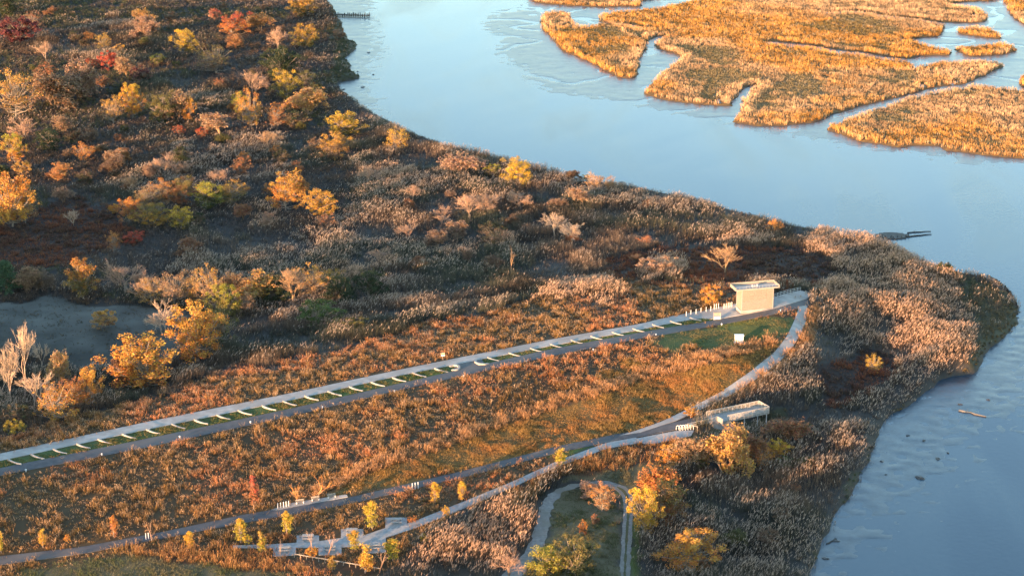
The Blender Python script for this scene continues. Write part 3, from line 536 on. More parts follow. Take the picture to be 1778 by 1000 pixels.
TREES = '''
for a in [
(15,30,60,40,'L','dkgreen','dkgreen','dark green tree in the shaded thicket farthest from the road'),
(32,74,72,42,'U','wine','wine','wide wine red shrub in the shaded far thicket'),
(56,52,30,30,'O','rust','brown','rust orange tree rising behind the wide wine red shrub'),
(80,106,32,34,'B','pink','grey','small bare pinkish tree standing in far pale reeds'),
(247,46,34,28,'S','gold','tan','golden topped thin tree above a pink tan one'),
(255,66,38,36,'S','pink','pink','pink tan thin tree just below a golden topped one'),
(180,90,28,30,'O','gold','olive','brown gold tree beside a small gold bush'),
(207,96,22,18,'U','gold','tan','small gold bush beside a brown gold tree'),
(323,94,48,40,'L','yellow','olive','rounded yellow tree with a green base amid far reeds'),
(372,36,22,20,'U','red','pink','small pinkish red bush next to the vivid scarlet tree'),
(403,62,52,36,'L','red','orange','vivid scarlet tree, the reddest crown on the bank'),
(408,82,36,24,'S','orange','pink','low orange pink tree below the scarlet tree'),
(452,54,52,28,'S','orange','tan','thin orange crowned tree right of the scarlet tree'),
(482,90,36,42,'B','pink','grey','tall pink bare tree near the far riverbank'),
(527,30,42,36,'L','gold','dkgreen','gold over green tree closest to the farthest shore'),
(530,84,44,38,'L','gold','olive','rounded gold tree by the bank below the derelict pier'),
(375,128,66,48,'O','olive','brown','wide olive brown tree among grey reeds'),
(492,138,64,52,'L','dkgreen','dkgreen','large dark green tree near the far riverbank'),
(487,100,26,16,'U','gold','olive','gold sprig topped bush behind the large dark green tree'),
(272,114,26,18,'U','green','olive','small green yellow shrub alone in far reeds'),
(188,122,34,30,'U','red','red','bright red shrub beside a tan thicket'),
(160,120,22,18,'U','red','rust','small red shrub left of the bright red one'),
(222,134,46,36,'S','tan','tan','tan thin tree right of the bright red shrub'),
(140,174,74,64,'S','pink','brown','broad pinkish tan tree in the far left thicket'),
(98,186,68,58,'S','tan','brown','broad tan tree left of the broad pinkish one'),
(248,144,38,26,'U','wine','brown','dark wine shrub in the middle of far reeds'),
(28,208,78,80,'O','gold','brown','large brown gold tree at the edge of the far thicket'),
(80,140,40,26,'U','rust','brown','low rust shrub above the broad tan tree'),
(197,216,38,46,'O','gold','tan','round pale gold tree left of a taller yellow orange one'),
(231,206,38,56,'L','yellow','orange','tall yellow orange tree beside a round pale gold one'),
(259,196,28,34,'O','olive','dkgreen','small olive tree right of the tall yellow orange one'),
(284,218,42,50,'L','olive','dkgreen','olive green tree beside a slender gold tree'),
(303,212,36,52,'S','tan','brown','thin tan tree behind the olive green one'),
(328,214,26,42,'L','gold','orange','slender gold tree right of the olive green one'),
(440,162,46,42,'B','pink','grey','fan shaped pink bare tree above the bright orange one'),
(498,174,50,46,'L','yellow','olive','yellow tree in a cluster by the riverbank'),
(531,152,38,28,'O','olive','dkgreen','olive tree with orange tips in the riverbank cluster'),
(545,172,34,26,'U','dkgreen','olive','dark green shrub at the foot of the riverbank cluster'),
(437,224,46,66,'O','orange','gold','bright orange tree with an uneven split crown'),
(418,198,26,36,'L','lime','olive','small yellow green tree left of the bright orange one'),
(477,222,34,40,'O','orange','rust','smaller orange tree right of the bright split crowned one'),
(535,198,64,42,'S','gold','pink','wide thin pinkish tree with a little gold by the bank'),
(515,222,44,28,'U','dkgreen','brown','dark shrub under the wide thin pinkish tree'),
(382,238,64,44,'S','pink','tan','wide tan pink bushy tree beside small red shrubs'),
(311,236,20,17,'U','red','rust','left one of two small red shrubs by the tan pink tree'),
(351,239,24,16,'U','red','rust','right one of two small red shrubs, touching the tan pink tree'),
(466,260,42,32,'B','tan','grey','pale bare bushy tree alone in grey reeds'),
(45,240,62,36,'B','pink','grey','wide bare tree above the yellow green and orange one'),
(112,234,46,34,'S','tan','brown','thin tan tree in the left thicket by a wide bare tree'),
(26,284,42,50,'L','lime','orange','yellow green tree with an orange flank'),
(92,262,44,36,'L','dkgreen','dkgreen','dark green tree in deep shade of the left thicket'),
(146,282,40,34,'O','orange','orange','glowing orange tree with a spreading skirt'),
(41,306,32,26,'U','gold','tan','small gold tan bush below the yellow green tree'),
(100,314,64,30,'S','tan','orange','low wide tan thicket tree lit along its top'),
(205,288,64,30,'S','tan','pink','low wide tan brush tree running into grey reeds'),
(286,307,28,42,'B','pink','grey','slim pink bare tree standing in grey reeds'),
(150,318,30,20,'U','brown','dkgreen','dark brown shrub in the shade near the glowing orange tree'),
(596,240,50,44,'L','yellow','dkgreen','yellow tree with a dark green side by the riverbank'),
(585,276,50,44,'L','gold','brown','tan gold tree just below the yellow riverbank tree'),
(687,264,40,42,'O','yellow','gold','feathery yellow tree alone near the river'),
(903,324,48,46,'L','yellow','yellow','dense bright yellow tree alone by the river reeds'),
(805,308,84,40,'S','pink','pink','wide pink bare thicket left of the dense yellow tree'),
(855,306,24,20,'U','lime','olive','small olive yellow shrub beside the dense yellow tree'),
(640,324,40,36,'B','pink','grey','pink bare tree in the reeds below the feathery yellow tree'),
(1018,314,14,10,'U','yellow','olive','tiny yellow shrub at the reed edge by the river'),
(1044,334,40,36,'B','tan','grey','tan bare tree at the river edge of the reeds'),
(22,394,68,84,'L','orange','gold','largest bright orange tree at the left thicket edge'),
(44,388,40,60,'O','gold','tan','golden thin tree pressed against the largest orange one'),
(128,392,20,28,'B','pale','grey','small pale bare tree in the burnt red patch'),
(199,372,18,18,'U','orange','gold','small orange shrub left of the rust orange tree'),
(228,386,40,42,'L','orange','rust','rust orange round tree in the dense tree row'),
(255,366,44,42,'O','tan','olive','tan tree behind the rust orange round one'),
(268,392,48,38,'L','olive','gold','olive and yellow tree right of the rust orange round one'),
(284,358,46,44,'O','orange','tan','orange tan tree at the back of the dense tree row'),
(316,356,56,44,'L','olive','rust','dark olive tree with orange top in the dense tree row'),
(357,363,46,44,'L','lime','dkgreen','bright yellow green tree in the dense tree row'),
(400,358,46,44,'O','gold','olive','gold olive tree at the right end of the dense tree row'),
(380,318,44,26,'B','pink','grey','pink bare tree behind the dense tree row'),
(314,398,48,36,'L','yellow','olive','bright yellow bushy tree in front of the dense tree row'),
(342,394,26,24,'U','dkgreen','brown','dark shrub right of the bright yellow bushy tree'),
(232,335,40,30,'B','tan','grey','bare tan tree behind the left end of the dense tree row'),
(496,366,56,60,'L','gold','orange','golden orange tree standing apart with a bare side'),
(518,352,30,46,'S','orange','brown','thin brown tree touching the golden orange one'),
(561,376,42,44,'L','gold','gold','round gold tree above a low rusty bush'),
(566,396,48,22,'U','rust','pink','low rusty bush under the round gold tree'),
(460,392,40,22,'S','pink','pink','low pink brush below the golden orange tree'),
(234,423,28,20,'U','red','red','small crimson shrub at the burnt patch edge'),
(198,439,22,36,'O','orange','rust','narrow orange tree beside a dark ditch'),
(330,440,56,26,'S','brown','rust','low dim brown brush in shaded reeds'),
(12,510,42,56,'P','pinegreen','dkgreen','green pine tree beside the shaded clearing'),
(48,508,40,42,'S','tan','brown','thin tan tree just right of the pine'),
(80,504,36,36,'S','brown','grey','thin brown tree, second from the pine'),
(146,516,42,64,'L','orange','olive','tall tree half scarlet orange half olive above the clearing'),
(220,506,64,54,'B','pink','grey','wide pinkish bare tree above the clearing'),
(250,524,40,40,'B','pink','grey','smaller bare tree right of the wide pinkish one'),
(262,530,44,48,'O','tan','gold','tan gold bushy tree at the clearing edge'),
(304,532,48,56,'O','tan','tan','left tan tree in a close row of three'),
(336,526,38,56,'O','tan','gold','middle tan tree in a close row of three'),
(366,534,44,72,'O','gold','tan','tallest gold tan tree at the end of a close row'),
(394,550,38,56,'L','lime','olive','yellow olive upright tree before the tan row'),
(408,522,40,52,'S','tan','tan','thin tan tree behind the yellow olive upright one'),
(440,526,42,54,'S','tan','gold','thin tan gold tree next to the dark green one'),
(426,546,32,36,'O','tan','brown','short tan tree right of the yellow olive upright one'),
(474,526,56,48,'L','dkgreen','dkgreen','dark green tree in shade between tan trees'),
(512,530,48,66,'B','tan','tan','tan bare tree with a visible forked trunk'),
(545,520,60,60,'O','gold','tan','wide gold tree over a vivid green bush'),
(578,508,40,40,'O','gold','olive','gold topped tree right of the wide gold one'),
(548,568,50,46,'L','green','green','vivid green bushy tree by the shaded reeds'),
(590,528,52,50,'L','dkgreen','dkgreen','dark green tree right of the wide gold one'),
(640,520,50,52,'L','dkgreen','dkgreen','lone dark green tree deep in shaded reeds'),
(620,575,34,24,'U','olive','dkgreen','low olive bush near the meadow edge'),
(177,571,40,30,'U','gold','tan','gold shrub alone in the bare clearing'),
(286,580,48,54,'B','pale','grey','whitish bare tree at the clearing edge by the big orange tree'),
(345,628,76,100,'L','gold','orange','big round golden orange tree at the corner of the clearing'),
(384,606,50,74,'O','olive','dkgreen','dark olive tree behind the big round orange tree'),
(250,676,80,90,'L','gold','orange','big orange yellow tree between clearing and meadow'),
(214,668,34,50,'S','rust','brown','thin rust tree left of the big orange yellow one'),
(20,712,38,128,'T','pale','grey','tallest pale bare tree in the group by the road'),
(44,702,44,138,'T','pale','grey','tall pale bare tree with the widest top by the road'),
(5,702,36,76,'T','pale','grey','shorter pale bare tree left of the tallest one'),
(58,708,56,70,'B','pale','pale','broad fan of a pale bare tree near the road'),
(76,642,30,54,'T','pale','grey','slim pale bare tree behind the broad fan'),
(104,672,28,62,'S','gold','pale','slender thinly leaved tree right of the pale bare group'),
(94,732,64,62,'O','orange','gold','orange tree with a visible trunk above the road'),
(128,714,46,58,'O','rust','orange','rust orange tree between two brighter ones'),
(154,708,44,68,'L','gold','orange','pointed gold tree at the right of the roadside row'),
(30,754,34,24,'U','yellow','olive','small yellow olive shrub by the upper road'),
(30,735,40,30,'U','dkgreen','brown','dark shrub in shade under the pale bare trees'),
(1118,928,52,84,'L','yellow','gold','tall bright yellow tree beside the gravel track'),
(1162,908,52,74,'L','olive','rust','dark olive gold tree right of the tall yellow one'),
(1146,862,60,54,'S','orange','rust','orange brush tree above the tall yellow one'),
(1197,988,96,64,'L','gold','orange','wide gold tree alone in dark reeds'),
(1217,986,30,20,'U','rust','rust','small rust red bush at the foot of the wide gold tree'),
(1000,1014,66,84,'L','olive','dkgreen','dark green tree with gold tips by the gravel track'),
(1012,985,40,52,'O','gold','olive','gold tipped thin crown behind the dark green tree'),
(955,1014,72,64,'L','lime','olive','yellow green tree left of the dark green one'),
(885,1006,56,48,'B','pink','brown','dim pink bare tree at the start of the gravel track'),
(1045,888,40,50,'O','orange','tan','orange tan shrub tree inside the gravel loop'),
(1013,928,14,24,'U','orange','rust','small orange shrub inside the gravel loop'),
(1033,912,12,20,'U','rust','brown','small rust shrub inside the gravel loop'),
(1022,858,50,22,'S','pink','pink','low pale brush at the top of the gravel loop'),
(1193,812,52,58,'S','tan','tan','tan thin crowned tree below the pavement end'),
(1160,804,40,32,'U','gold','orange','gold shrub left of the tan thin crowned tree'),
(1256,822,80,84,'S','gold','tan','big orange thin crowned tree below the lookout deck'),
(1292,804,56,54,'S','rust','brown','rust thin tree right of the big orange one'),
(1262,822,20,14,'U','yellow','gold','small yellow bush at the foot of the big orange tree'),
(1322,814,42,42,'O','orange','orange','bright orange small tree near the lookout deck legs'),
(1352,796,34,32,'L','yellow','orange','yellow small tree right of the bright orange one'),
(1360,768,64,44,'S','rust','brown','dim rust brush tree beyond the lookout deck'),
(1362,812,36,20,'U','green','dkgreen','low green bush under the yellow small tree'),
(818,384,48,48,'B','pink','pink','tall pink bare tree in the middle of the reeds'),
(846,374,34,44,'B','pink','grey','pink bare tree right behind the tall pink one'),
(903,362,32,30,'B','pink','grey','small pink bare tree below the dense yellow tree'),
(768,380,24,22,'B','pink','rust','tiny pink bare tree left of the tall pink one'),
(963,410,52,42,'B','pale','pale','cream coloured bare tree spreading like a fan'),
(990,420,40,36,'B','pale','pale','smaller cream bare tree right of the spreading one'),
(888,476,16,36,'W','tan','tan','slim tan bare tree alone in dark reeds'),
(1012,360,56,34,'S','pink','tan','low pinkish tree near a dark shaded hollow'),
(708,414,38,30,'B','pink','rust','pinkish bare bush tree in grey reeds'),
(862,428,50,32,'O','brown','dkgreen','dim brown green tree in the shaded reeds'),
(716,348,36,26,'B','pink','grey','low pink bare tree in the upper reeds'),
(790,410,50,28,'S','pink','brown','low pinkish thicket tree in the middle reeds'),
(1258,474,44,50,'B','tan','tan','tan bare tree with clear trunk behind the slatted tower'),
(1344,407,34,26,'B','orange','tan','glowing bare tree near the river bend'),
(1145,480,60,34,'U','pink','pink','low lit pinkish thicket left of the tan bare tree behind the tower'),
(1519,647,28,30,'O','yellow','gold','small yellow tree alone in the peninsula reeds'),
(1640,478,26,22,'U','dkgreen','olive','dark shrub on the riverbank of the peninsula'),
(850,412,40,26,'U','dkgreen','brown','dark shrub shaded in the middle reeds'),
# saplings along the lower paths
(418,942,18,32,'N','yellow','lime','yellow sapling with a small bush at its right foot'),
(429,946,16,18,'U','yellow','lime','small yellow bush at the foot of a sapling'),
(498,929,17,32,'N','yellow','lime','yellow sapling alone in the planting above the paved bays'),
(454,962,14,30,'N','gold','lime','gold sapling at the left end of the paved bays'),
(646,918,20,38,'N','yellow','lime','tallest yellow sapling left of the highest paved bay'),
(755,874,16,28,'N','yellow','gold','yellow sapling near three white bollards'),
(802,870,14,26,'N','yellow','gold','yellow sapling right of the one near three white bollards'),
(775,895,12,16,'U','yellow','gold','small gold bush beside the garden path'),
(616,955,18,26,'N','gold','lime','gold sapling between the middle paved bays'),
(543,968,18,20,'U','gold','orange','gold bush below the leftmost paved bay pair'),
(577,992,14,20,'N','gold','olive','dull gold sapling touching the low timber rail'),
(634,994,22,38,'N','yellow','gold','yellow sapling below the lower right paved bay'),
(682,972,22,28,'N','yellow','lime','leaning yellow sapling right of the lower right paved bay'),
(736,942,12,14,'U','yellow','gold','tiny yellow bush among reeds right of the paved bays'),
(659,994,16,30,'W','pink','rust','pink bare sapling right of the timber rail'),
(570,966,16,34,'W','pink','rust','rust pink sapling rising from the lower middle paved bay'),
(540,953,12,26,'W','pink','pink','pink bare sapling in front of the upper left paved bay'),
(487,970,12,28,'W','pink','grey','bare sapling in front of the lower left paved bay'),
(441,884,16,46,'N','red','rust','thin red sapling with a clear stem above the lower road'),
(515,873,14,28,'W','orange','rust','slim bare sapling behind the roadside benches'),
(553,864,28,36,'W','orange','tan','feathery bare sapling behind the roadside benches'),
(974,810,18,24,'N','yellow','lime','yellow sapling where the garden path nears the lower road'),
(75,950,12,24,'N','yellow','gold','yellow sapling above the left end of the lower road'),
(118,942,10,14,'U','orange','gold','small orange bush above the left end of the lower road'),
(198,934,12,30,'N','orange','rust','orange sapling above the lower road'),
(264,940,14,30,'W','pink','grey','bare sapling beside two white bollards'),
(330,954,14,24,'N','yellow','gold','yellow sapling near the start of the garden path'),
(2,960,10,28,'N','yellow','lime','yellow green sapling at the edge of the lower road'),
(717,907,14,12,'U','orange','rust','orange bush right of the highest paved bay'),
(1200,722,34,16,'U','gold','orange','gold grassy bush beside the lookout deck start'),
(1235,530,26,34,'U','orange','gold','bright orange bush behind the left end of the slatted tower'),
]: tree(*a)
'''

# ------------------------------------------------------------------ tree prototypes (meshes of unit height, shared by copies)
def seg_mesh(name, segs, sides=4):
    mb = MB()
    for p0, p1, r0, r1 in segs: mb.bar(p0, p1, r0, n=sides, r1=r1)
    me = bpy.data.meshes.new(name); me.from_pydata(mb.v, [], mb.f); me.update()
    n = len(mb.v); rg_ = np.random.default_rng(n); C = np.zeros((n, 3)); C[:, 0] = .8 + .4 * rg_.random(n); C[:, 2] = rg_.random(n)
    C[:, 1] = np.clip(1 - np.array(mb.v)[:, 2] * 1.8, 0, 1) if n else 0
    set_col(me, 'tint', C); me.materials.append(M['bark']); return me
def leafy(seed, rx=.40, zc=.53, rz=.47, n=80, dens=84, lsz=.0145, point=0, trunk_r=.022, open_=0.0):
    g = np.random.default_rng(seed); segs = []; pts = []; tint = []
    lobes = [(g.normal(size=3) * np.array([.22, .22, .18])) for _ in range(4)]
    k = 0
    while k < n:
        u = g.normal(size=3); u /= np.linalg.norm(u); rad = g.random() ** .38
        c = np.array([u[0] * rx, u[1] * rx, u[2] * rz]) * rad
        taper = 1 - point * max(0, (c[2] + rz) / (2 * rz)); c[:2] *= taper
        c += lobes[k % 4] * .35 * np.array([rx / .42] * 2 + [1]); c[2] += zc
        if c[2] < .07 or c[2] > .97: continue
        if open_ and g.random() < open_ * (1 - c[2]): continue
        k += 1
        t0 = max(.08, min(c[2] - .12, .25 + .5 * g.random() * (zc - .1))); base = np.array([.02 * math.sin(t0 * 9), .02 * math.cos(t0 * 7), t0])
        mid = base * .45 + c * .55 + np.array([0, 0, -.04]) + g.normal(size=3) * .015
        segs += [(base, mid, .010, .006), (mid, c, .006, .003)]
        cr = .045 + .045 * g.random(); m = int(dens * (.6 + .8 * g.random()))
        q = g.normal(size=(m, 3)); q /= np.linalg.norm(q, axis=1)[:, None]; q *= (g.random(m) ** .5)[:, None] * cr * 1.35
        q[:, 2] *= .8; P = c + q; pts.append(P)
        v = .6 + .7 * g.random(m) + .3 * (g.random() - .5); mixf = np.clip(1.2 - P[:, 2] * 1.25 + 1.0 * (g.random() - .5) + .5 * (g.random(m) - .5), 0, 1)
        tint.append(np.stack([v, mixf, g.random(m)], -1))
    P = np.concatenate(pts); Tn = np.concatenate(tint); f_ = 1 / np.percentile(P[:, 2], 99.5); P[:, 2] = np.maximum(P[:, 2] * f_, .03); m = len(P)
    segs = [(np.array(a) * (1, 1, f_), np.array(b) * (1, 1, f_), r0, r1) for a, b, r0, r1 in segs]
    N = g.normal(size=(m, 3)); N += (P - np.array([0, 0, zc])) * 1.5; N /= np.linalg.norm(N, axis=1)[:, None]
    A = np.cross(N, g.normal(size=(m, 3))); A /= np.linalg.norm(A, axis=1)[:, None]; B_ = np.cross(N, A); s = lsz * (.7 + .7 * g.random(m))[:, None]
    V = np.stack([P - A * s, P - B_ * s * .65, P + A * s, P + B_ * s * .65], 1).reshape(-1, 3)
    me = mesh_np('crown', V, np.arange(len(V)).reshape(-1, 4)); set_col(me, 'tint', np.repeat(Tn, 4, 0)); me.materials.append(M['leaf'])
    segs += [((0, 0, -.03), (.015, .01, .22), trunk_r, trunk_r * .8), ((.015, .01, .22), (0, .02, .5), trunk_r * .8, trunk_r * .45), ((0, .02, .5), (0, 0, min(.9, zc + rz * .7)), trunk_r * .45, .004)]
    return seg_mesh('trunk', segs, 5), me
def bare(seed, spread=.5, lv=5, up=.35, stems=1, leaves=0.0, trunk=.22, kids=3, w0=.020, lsz=.02):
    g = np.random.default_rng(seed); big = []; tw = []; tips = []
    def grow(p, d, L, r, k):
        e = p + d * L; md = (p + e) / 2 + g.normal(size=3) * L * .04
        (big if k < 2 else tw).extend([(p, md, r, r * .8), (md, e, r * .8, r * .6)])
        if k >= lv: tips.append(e); return
        for j in range(kids + (g.random() < .5)):
            t = .45 + .55 * g.random() if j else 1.0; q = p + (e - p) * t
            dd = d + g.normal(size=3) * spread * (.6 if j == 0 else 1.0) + np.array([0, 0, up * .4]); dd /= np.linalg.norm(dd)
            grow(q, dd, L * (.62 + .22 * g.random()), max(r * .58, .0026), k + 1)
    for s in range(stems):
        d = np.array([0, 0, 1.]) + g.normal(size=3) * (.12 if stems == 1 else .28); d[2] = abs(d[2]) ; d /= np.linalg.norm(d)
        grow(np.array([g.normal() * .02 * (stems > 1), g.normal() * .02 * (stems > 1), -.03]), d, trunk * (1 if s == 0 else .8), w0, 0)
    allz = max(max(s[0][2], s[1][2]) for s in tw + big); f = 1 / allz
    sc = lambda S: [(np.array(a) * f, np.array(b) * f, r0, r1) for a, b, r0, r1 in S]
    trunk_me = seg_mesh('trunk', sc(big), 5)
    tw = sc(tw); me = seg_mesh('crown', tw, 3)
    if leaves:
        T = np.array([t * f for t in tips]); T = np.concatenate([T + g.normal(size=T.shape) * .02 for _ in range(6)]); T = T[g.random(len(T)) < leaves]; m = len(T)
        N = g.normal(size=(m, 3)); N /= np.linalg.norm(N, axis=1)[:, None]; A = np.cross(N, g.normal(size=(m, 3))); A /= np.linalg.norm(A, axis=1)[:, None]; B_ = np.cross(N, A); s = lsz * (.7 + .7 * g.random(m))[:, None]
        V = np.stack([T - A * s, T - B_ * s * .7, T + A * s, T + B_ * s * .7], 1).reshape(-1, 3)
        Ct = np.repeat(np.stack([.7 + .6 * g.random(m), g.random(m) * .9, g.random(m)], -1), 4, 0)
        n0 = len(me.vertices); V0 = np.zeros(n0 * 3, np.float32); me.vertices.foreach_get('co', V0); T0 = np.zeros(n0 * 4, np.float32); me.attributes['tint'].data.foreach_get('color', T0)
        fs = [list(p.vertices) for p in me.polygons] + [[n0 + 4 * i + j for j in range(4)] for i in range(m)]
        me2 = bpy.data.meshes.new('crown'); me2.from_pydata(np.concatenate([V0.reshape(-1, 3), V]).tolist(), [], fs); me2.update()
        c3 = T0.reshape(-1, 4)[:, :3].copy(); c3[:, 1] = 1.0
        set_col(me2, 'tint', np.concatenate([c3, Ct])); me2.materials.append(M['leaf']); me = me2
    return trunk_me, me
def pine(seed):
    g = np.random.default_rng(seed); pts = []; segs = [((0, 0, -.03), (0, 0, .95), .02, .004)]
    for k in range(70):
        t = .1 + .88 * (k / 70); L = .36 * (1 - t) ** .8 + .03; a = k * 2.4 + g.random(); e = np.array([math.cos(a) * L, math.sin(a) * L, t + .06 * L])
        segs.append(((0, 0, t), e, .006, .002)); f = g.random(70) ** .7; pts.append(np.array([0, 0, t]) * (1 - f)[:, None] + e * f[:, None] + g.normal(size=(70, 3)) * .022)
    P = np.concatenate(pts); m = len(P); N = g.normal(size=(m, 3)); N /= np.linalg.norm(N, axis=1)[:, None]; A = np.cross(N, g.normal(size=(m, 3))); A /= np.linalg.norm(A, axis=1)[:, None]; B_ = np.cross(N, A)
    s = .022; V = np.stack([P - A * s, P - B_ * s * .4, P + A * s, P + B_ * s * .4], 1).reshape(-1, 3)
    me = mesh_np('crown', V, np.arange(len(V)).reshape(-1, 4)); set_col(me, 'tint', np.repeat(np.stack([.7 + .6 * g.random(m), g.random(m) * .6, g.random(m)], -1), 4, 0)); me.materials.append(M['leaf'])
    return seg_mesh('trunk', segs, 4), me
PROTO = {
 'L': [leafy(11), leafy(12, rx=.43, n=88), leafy(13, rx=.38, rz=.49), leafy(14, rx=.42, zc=.5, n=76), leafy(15, rx=.42, n=84, dens=90)],       # dense rounded
 'O': [leafy(21, n=84, dens=44, lsz=.0125, open_=.4), leafy(22, rx=.43, n=80, dens=44, lsz=.0125, open_=.3), leafy(23, rx=.38, n=78, dens=42, lsz=.0125, open_=.5)],   # open, twigs showing
 'N': [leafy(31, rx=.20, zc=.52, rz=.46, n=44, dens=48, lsz=.02, point=.55), leafy(32, rx=.18, zc=.5, rz=.46, n=40, dens=48, lsz=.02, point=.5)],    # narrow sapling
 'U': [leafy(41, rx=.48, zc=.48, rz=.46, n=70, dens=70, lsz=.023, trunk_r=.012), leafy(42, rx=.5, zc=.46, rz=.44, n=66, dens=70, lsz=.023, trunk_r=.012), leafy(43, rx=.46, zc=.5, rz=.44, n=64, dens=66, lsz=.024, trunk_r=.012)],   # shrub
 'B': [bare(51), bare(52, spread=.55), bare(53, spread=.45, stems=2), bare(54, stems=3, spread=.42)],       # leafless fan
 'T': [bare(61, spread=.36, trunk=.30, lv=5, w0=.017), bare(62, spread=.34, trunk=.32, lv=5, w0=.016)],       # tall leafless
 'S': [bare(71, stems=4, spread=.5, leaves=.55), bare(72, stems=3, spread=.55, leaves=.6), bare(73, stems=5, spread=.48, leaves=.5), bare(74, stems=2, spread=.55, leaves=.7)],   # thin crown, some leaves left
 'W': [bare(81, spread=.34, trunk=.36, lv=4, kids=2, w0=.022, leaves=0), bare(82, spread=.32, trunk=.34, lv=4, kids=2, w0=.022)],   # slim whip
 'P': [pine(91)],
}
PW = {}
for k_, L_ in PROTO.items():
    for j_, (a__, b__) in enumerate(L_):
        co = np.zeros(len(b__.vertices) * 3, np.float32); b__.vertices.foreach_get('co', co); co = co.reshape(-1, 3)
        PW[k_, j_] = np.percentile(co[:, 0], 96) - np.percentile(co[:, 0], 4)
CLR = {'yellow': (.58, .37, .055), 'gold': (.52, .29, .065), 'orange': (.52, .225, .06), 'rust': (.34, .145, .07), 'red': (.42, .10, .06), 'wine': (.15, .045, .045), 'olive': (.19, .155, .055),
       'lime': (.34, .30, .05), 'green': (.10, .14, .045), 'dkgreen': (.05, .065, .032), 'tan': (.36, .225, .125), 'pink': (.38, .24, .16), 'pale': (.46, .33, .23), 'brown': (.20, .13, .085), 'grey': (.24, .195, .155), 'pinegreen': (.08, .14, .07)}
KIND = {'L': ('leafy_tree', 'tree'), 'O': ('leafy_tree', 'tree'), 'N': ('sapling', 'sapling'), 'U': ('shrub', 'shrub'), 'B': ('bare_tree', 'bare tree'), 'T': ('bare_tree', 'bare tree'), 'S': ('thinning_tree', 'tree'), 'W': ('bare_sapling', 'sapling'), 'P': ('pine_tree', 'pine tree')}
GRP = {'L': 'autumn trees on the near bank', 'O': 'autumn trees on the near bank', 'N': 'young trees along the lower paths', 'U': 'shrubs among the reeds', 'B': 'leafless trees', 'T': 'leafless trees', 'S': 'thinning trees on the near bank', 'W': 'leafless saplings', 'P': None}
tn = [0]
def tree(px, py, w, h, kind, top, low, label, bark='grey', pj=None):
    base = at(np.array([px]), np.array([py]))[0]; s = float(scale_at(base)); j = (tn[0] * 7 + int(px)) % len(PROTO[kind]) if pj is None else pj; tn[0] += 1
    hm = h / s / .93 * (1.2 if kind in 'NW' else 1) + (.4 if kind in 'NW' else 0); wm = w / s * (.8 if kind == 'N' else .95) * (.88 if py < 330 else 1)
    tr, cr = PROTO[kind][j]; name, cat = KIND[kind]
    o = empty(name, base, label, cat, GRP[kind], rz=RNG.random() * 6.28); sx = wm / PW[kind, j]; sx = min(max(sx, hm * (.3 if kind in 'NW' else .45)), hm * 1.7); o.scale = (sx, sx, hm)
    c = link('crown', cr, None, o); t = link('trunk', tr, None, o)
    bk = CLR[bark]
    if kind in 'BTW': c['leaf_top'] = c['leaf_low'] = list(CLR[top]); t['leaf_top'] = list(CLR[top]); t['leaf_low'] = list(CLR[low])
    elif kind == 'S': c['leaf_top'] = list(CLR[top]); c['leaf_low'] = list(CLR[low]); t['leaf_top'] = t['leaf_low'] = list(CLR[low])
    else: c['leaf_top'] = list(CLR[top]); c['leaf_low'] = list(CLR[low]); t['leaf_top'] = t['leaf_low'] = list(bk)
    BARE.append((base[0], base[1], max(.35, .12 * wm)))
    return o
exec(TREES)
# small shrubs of the far thicket that nothing tells apart
for (x0, y0, x1, y1, n_, ks, cols, lb, gp) in (
    (-10, 10, 560, 330, 46, 'US', ('brown', 'olive', 'rust', 'dkgreen'), 'small dim brown shrub in the shaded thicket beyond the clearing', 'dim brown shrubs of the thicket'),
    (10, 60, 600, 420, 18, 'US', ('rust', 'orange', 'pink'), 'small rusty orange shrub scattered among grey reeds beyond the clearing', 'rusty shrubs among the reeds'),
    (600, 300, 1180, 480, 22, 'BS', ('pink', 'brown', 'rust'), 'small dull pinkish bush in the reeds behind the upper road', 'pinkish bushes in the reeds'),
    (1190, 700, 1420, 960, 12, 'US', ('brown', 'rust', 'olive'), 'small brown bush in dark reeds right of the gravel track', 'brown bushes in the dark reeds')):
    for i_ in range(n_):
        
        for _ in range(60):
            X_, Y_ = RNG.uniform(x0, x1), RNG.uniform(y0, y1); g_ = at_z(X_, Y_, 2.0)
            if sdist(g_[0], g_[1], LAND) > 5 and not any(inpoly(np.array(X_), np.array(Y_), q0) for q0 in ROADS) and not inpoly(np.array(X_), np.array(Y_), [(-80,525),(240,522),(345,575),(310,640),(60,640),(-80,625)]): break
        sz = RNG.uniform(12, 26) * (.7 + .5 * (Y_ - y0) / (y1 - y0)); q_ = str(RNG.choice(cols))
        o_ = tree(X_, Y_, sz * 1.2, sz, ks[i_ % 2], q_, 'brown' if q_ != 'olive' else 'dkgreen', lb); o_['group'] = gp

# ------------------------------------------------------------------ built things
def frame_at(px, py, dz=0): return at(np.array([px]), np.array([py]), dz)[0]
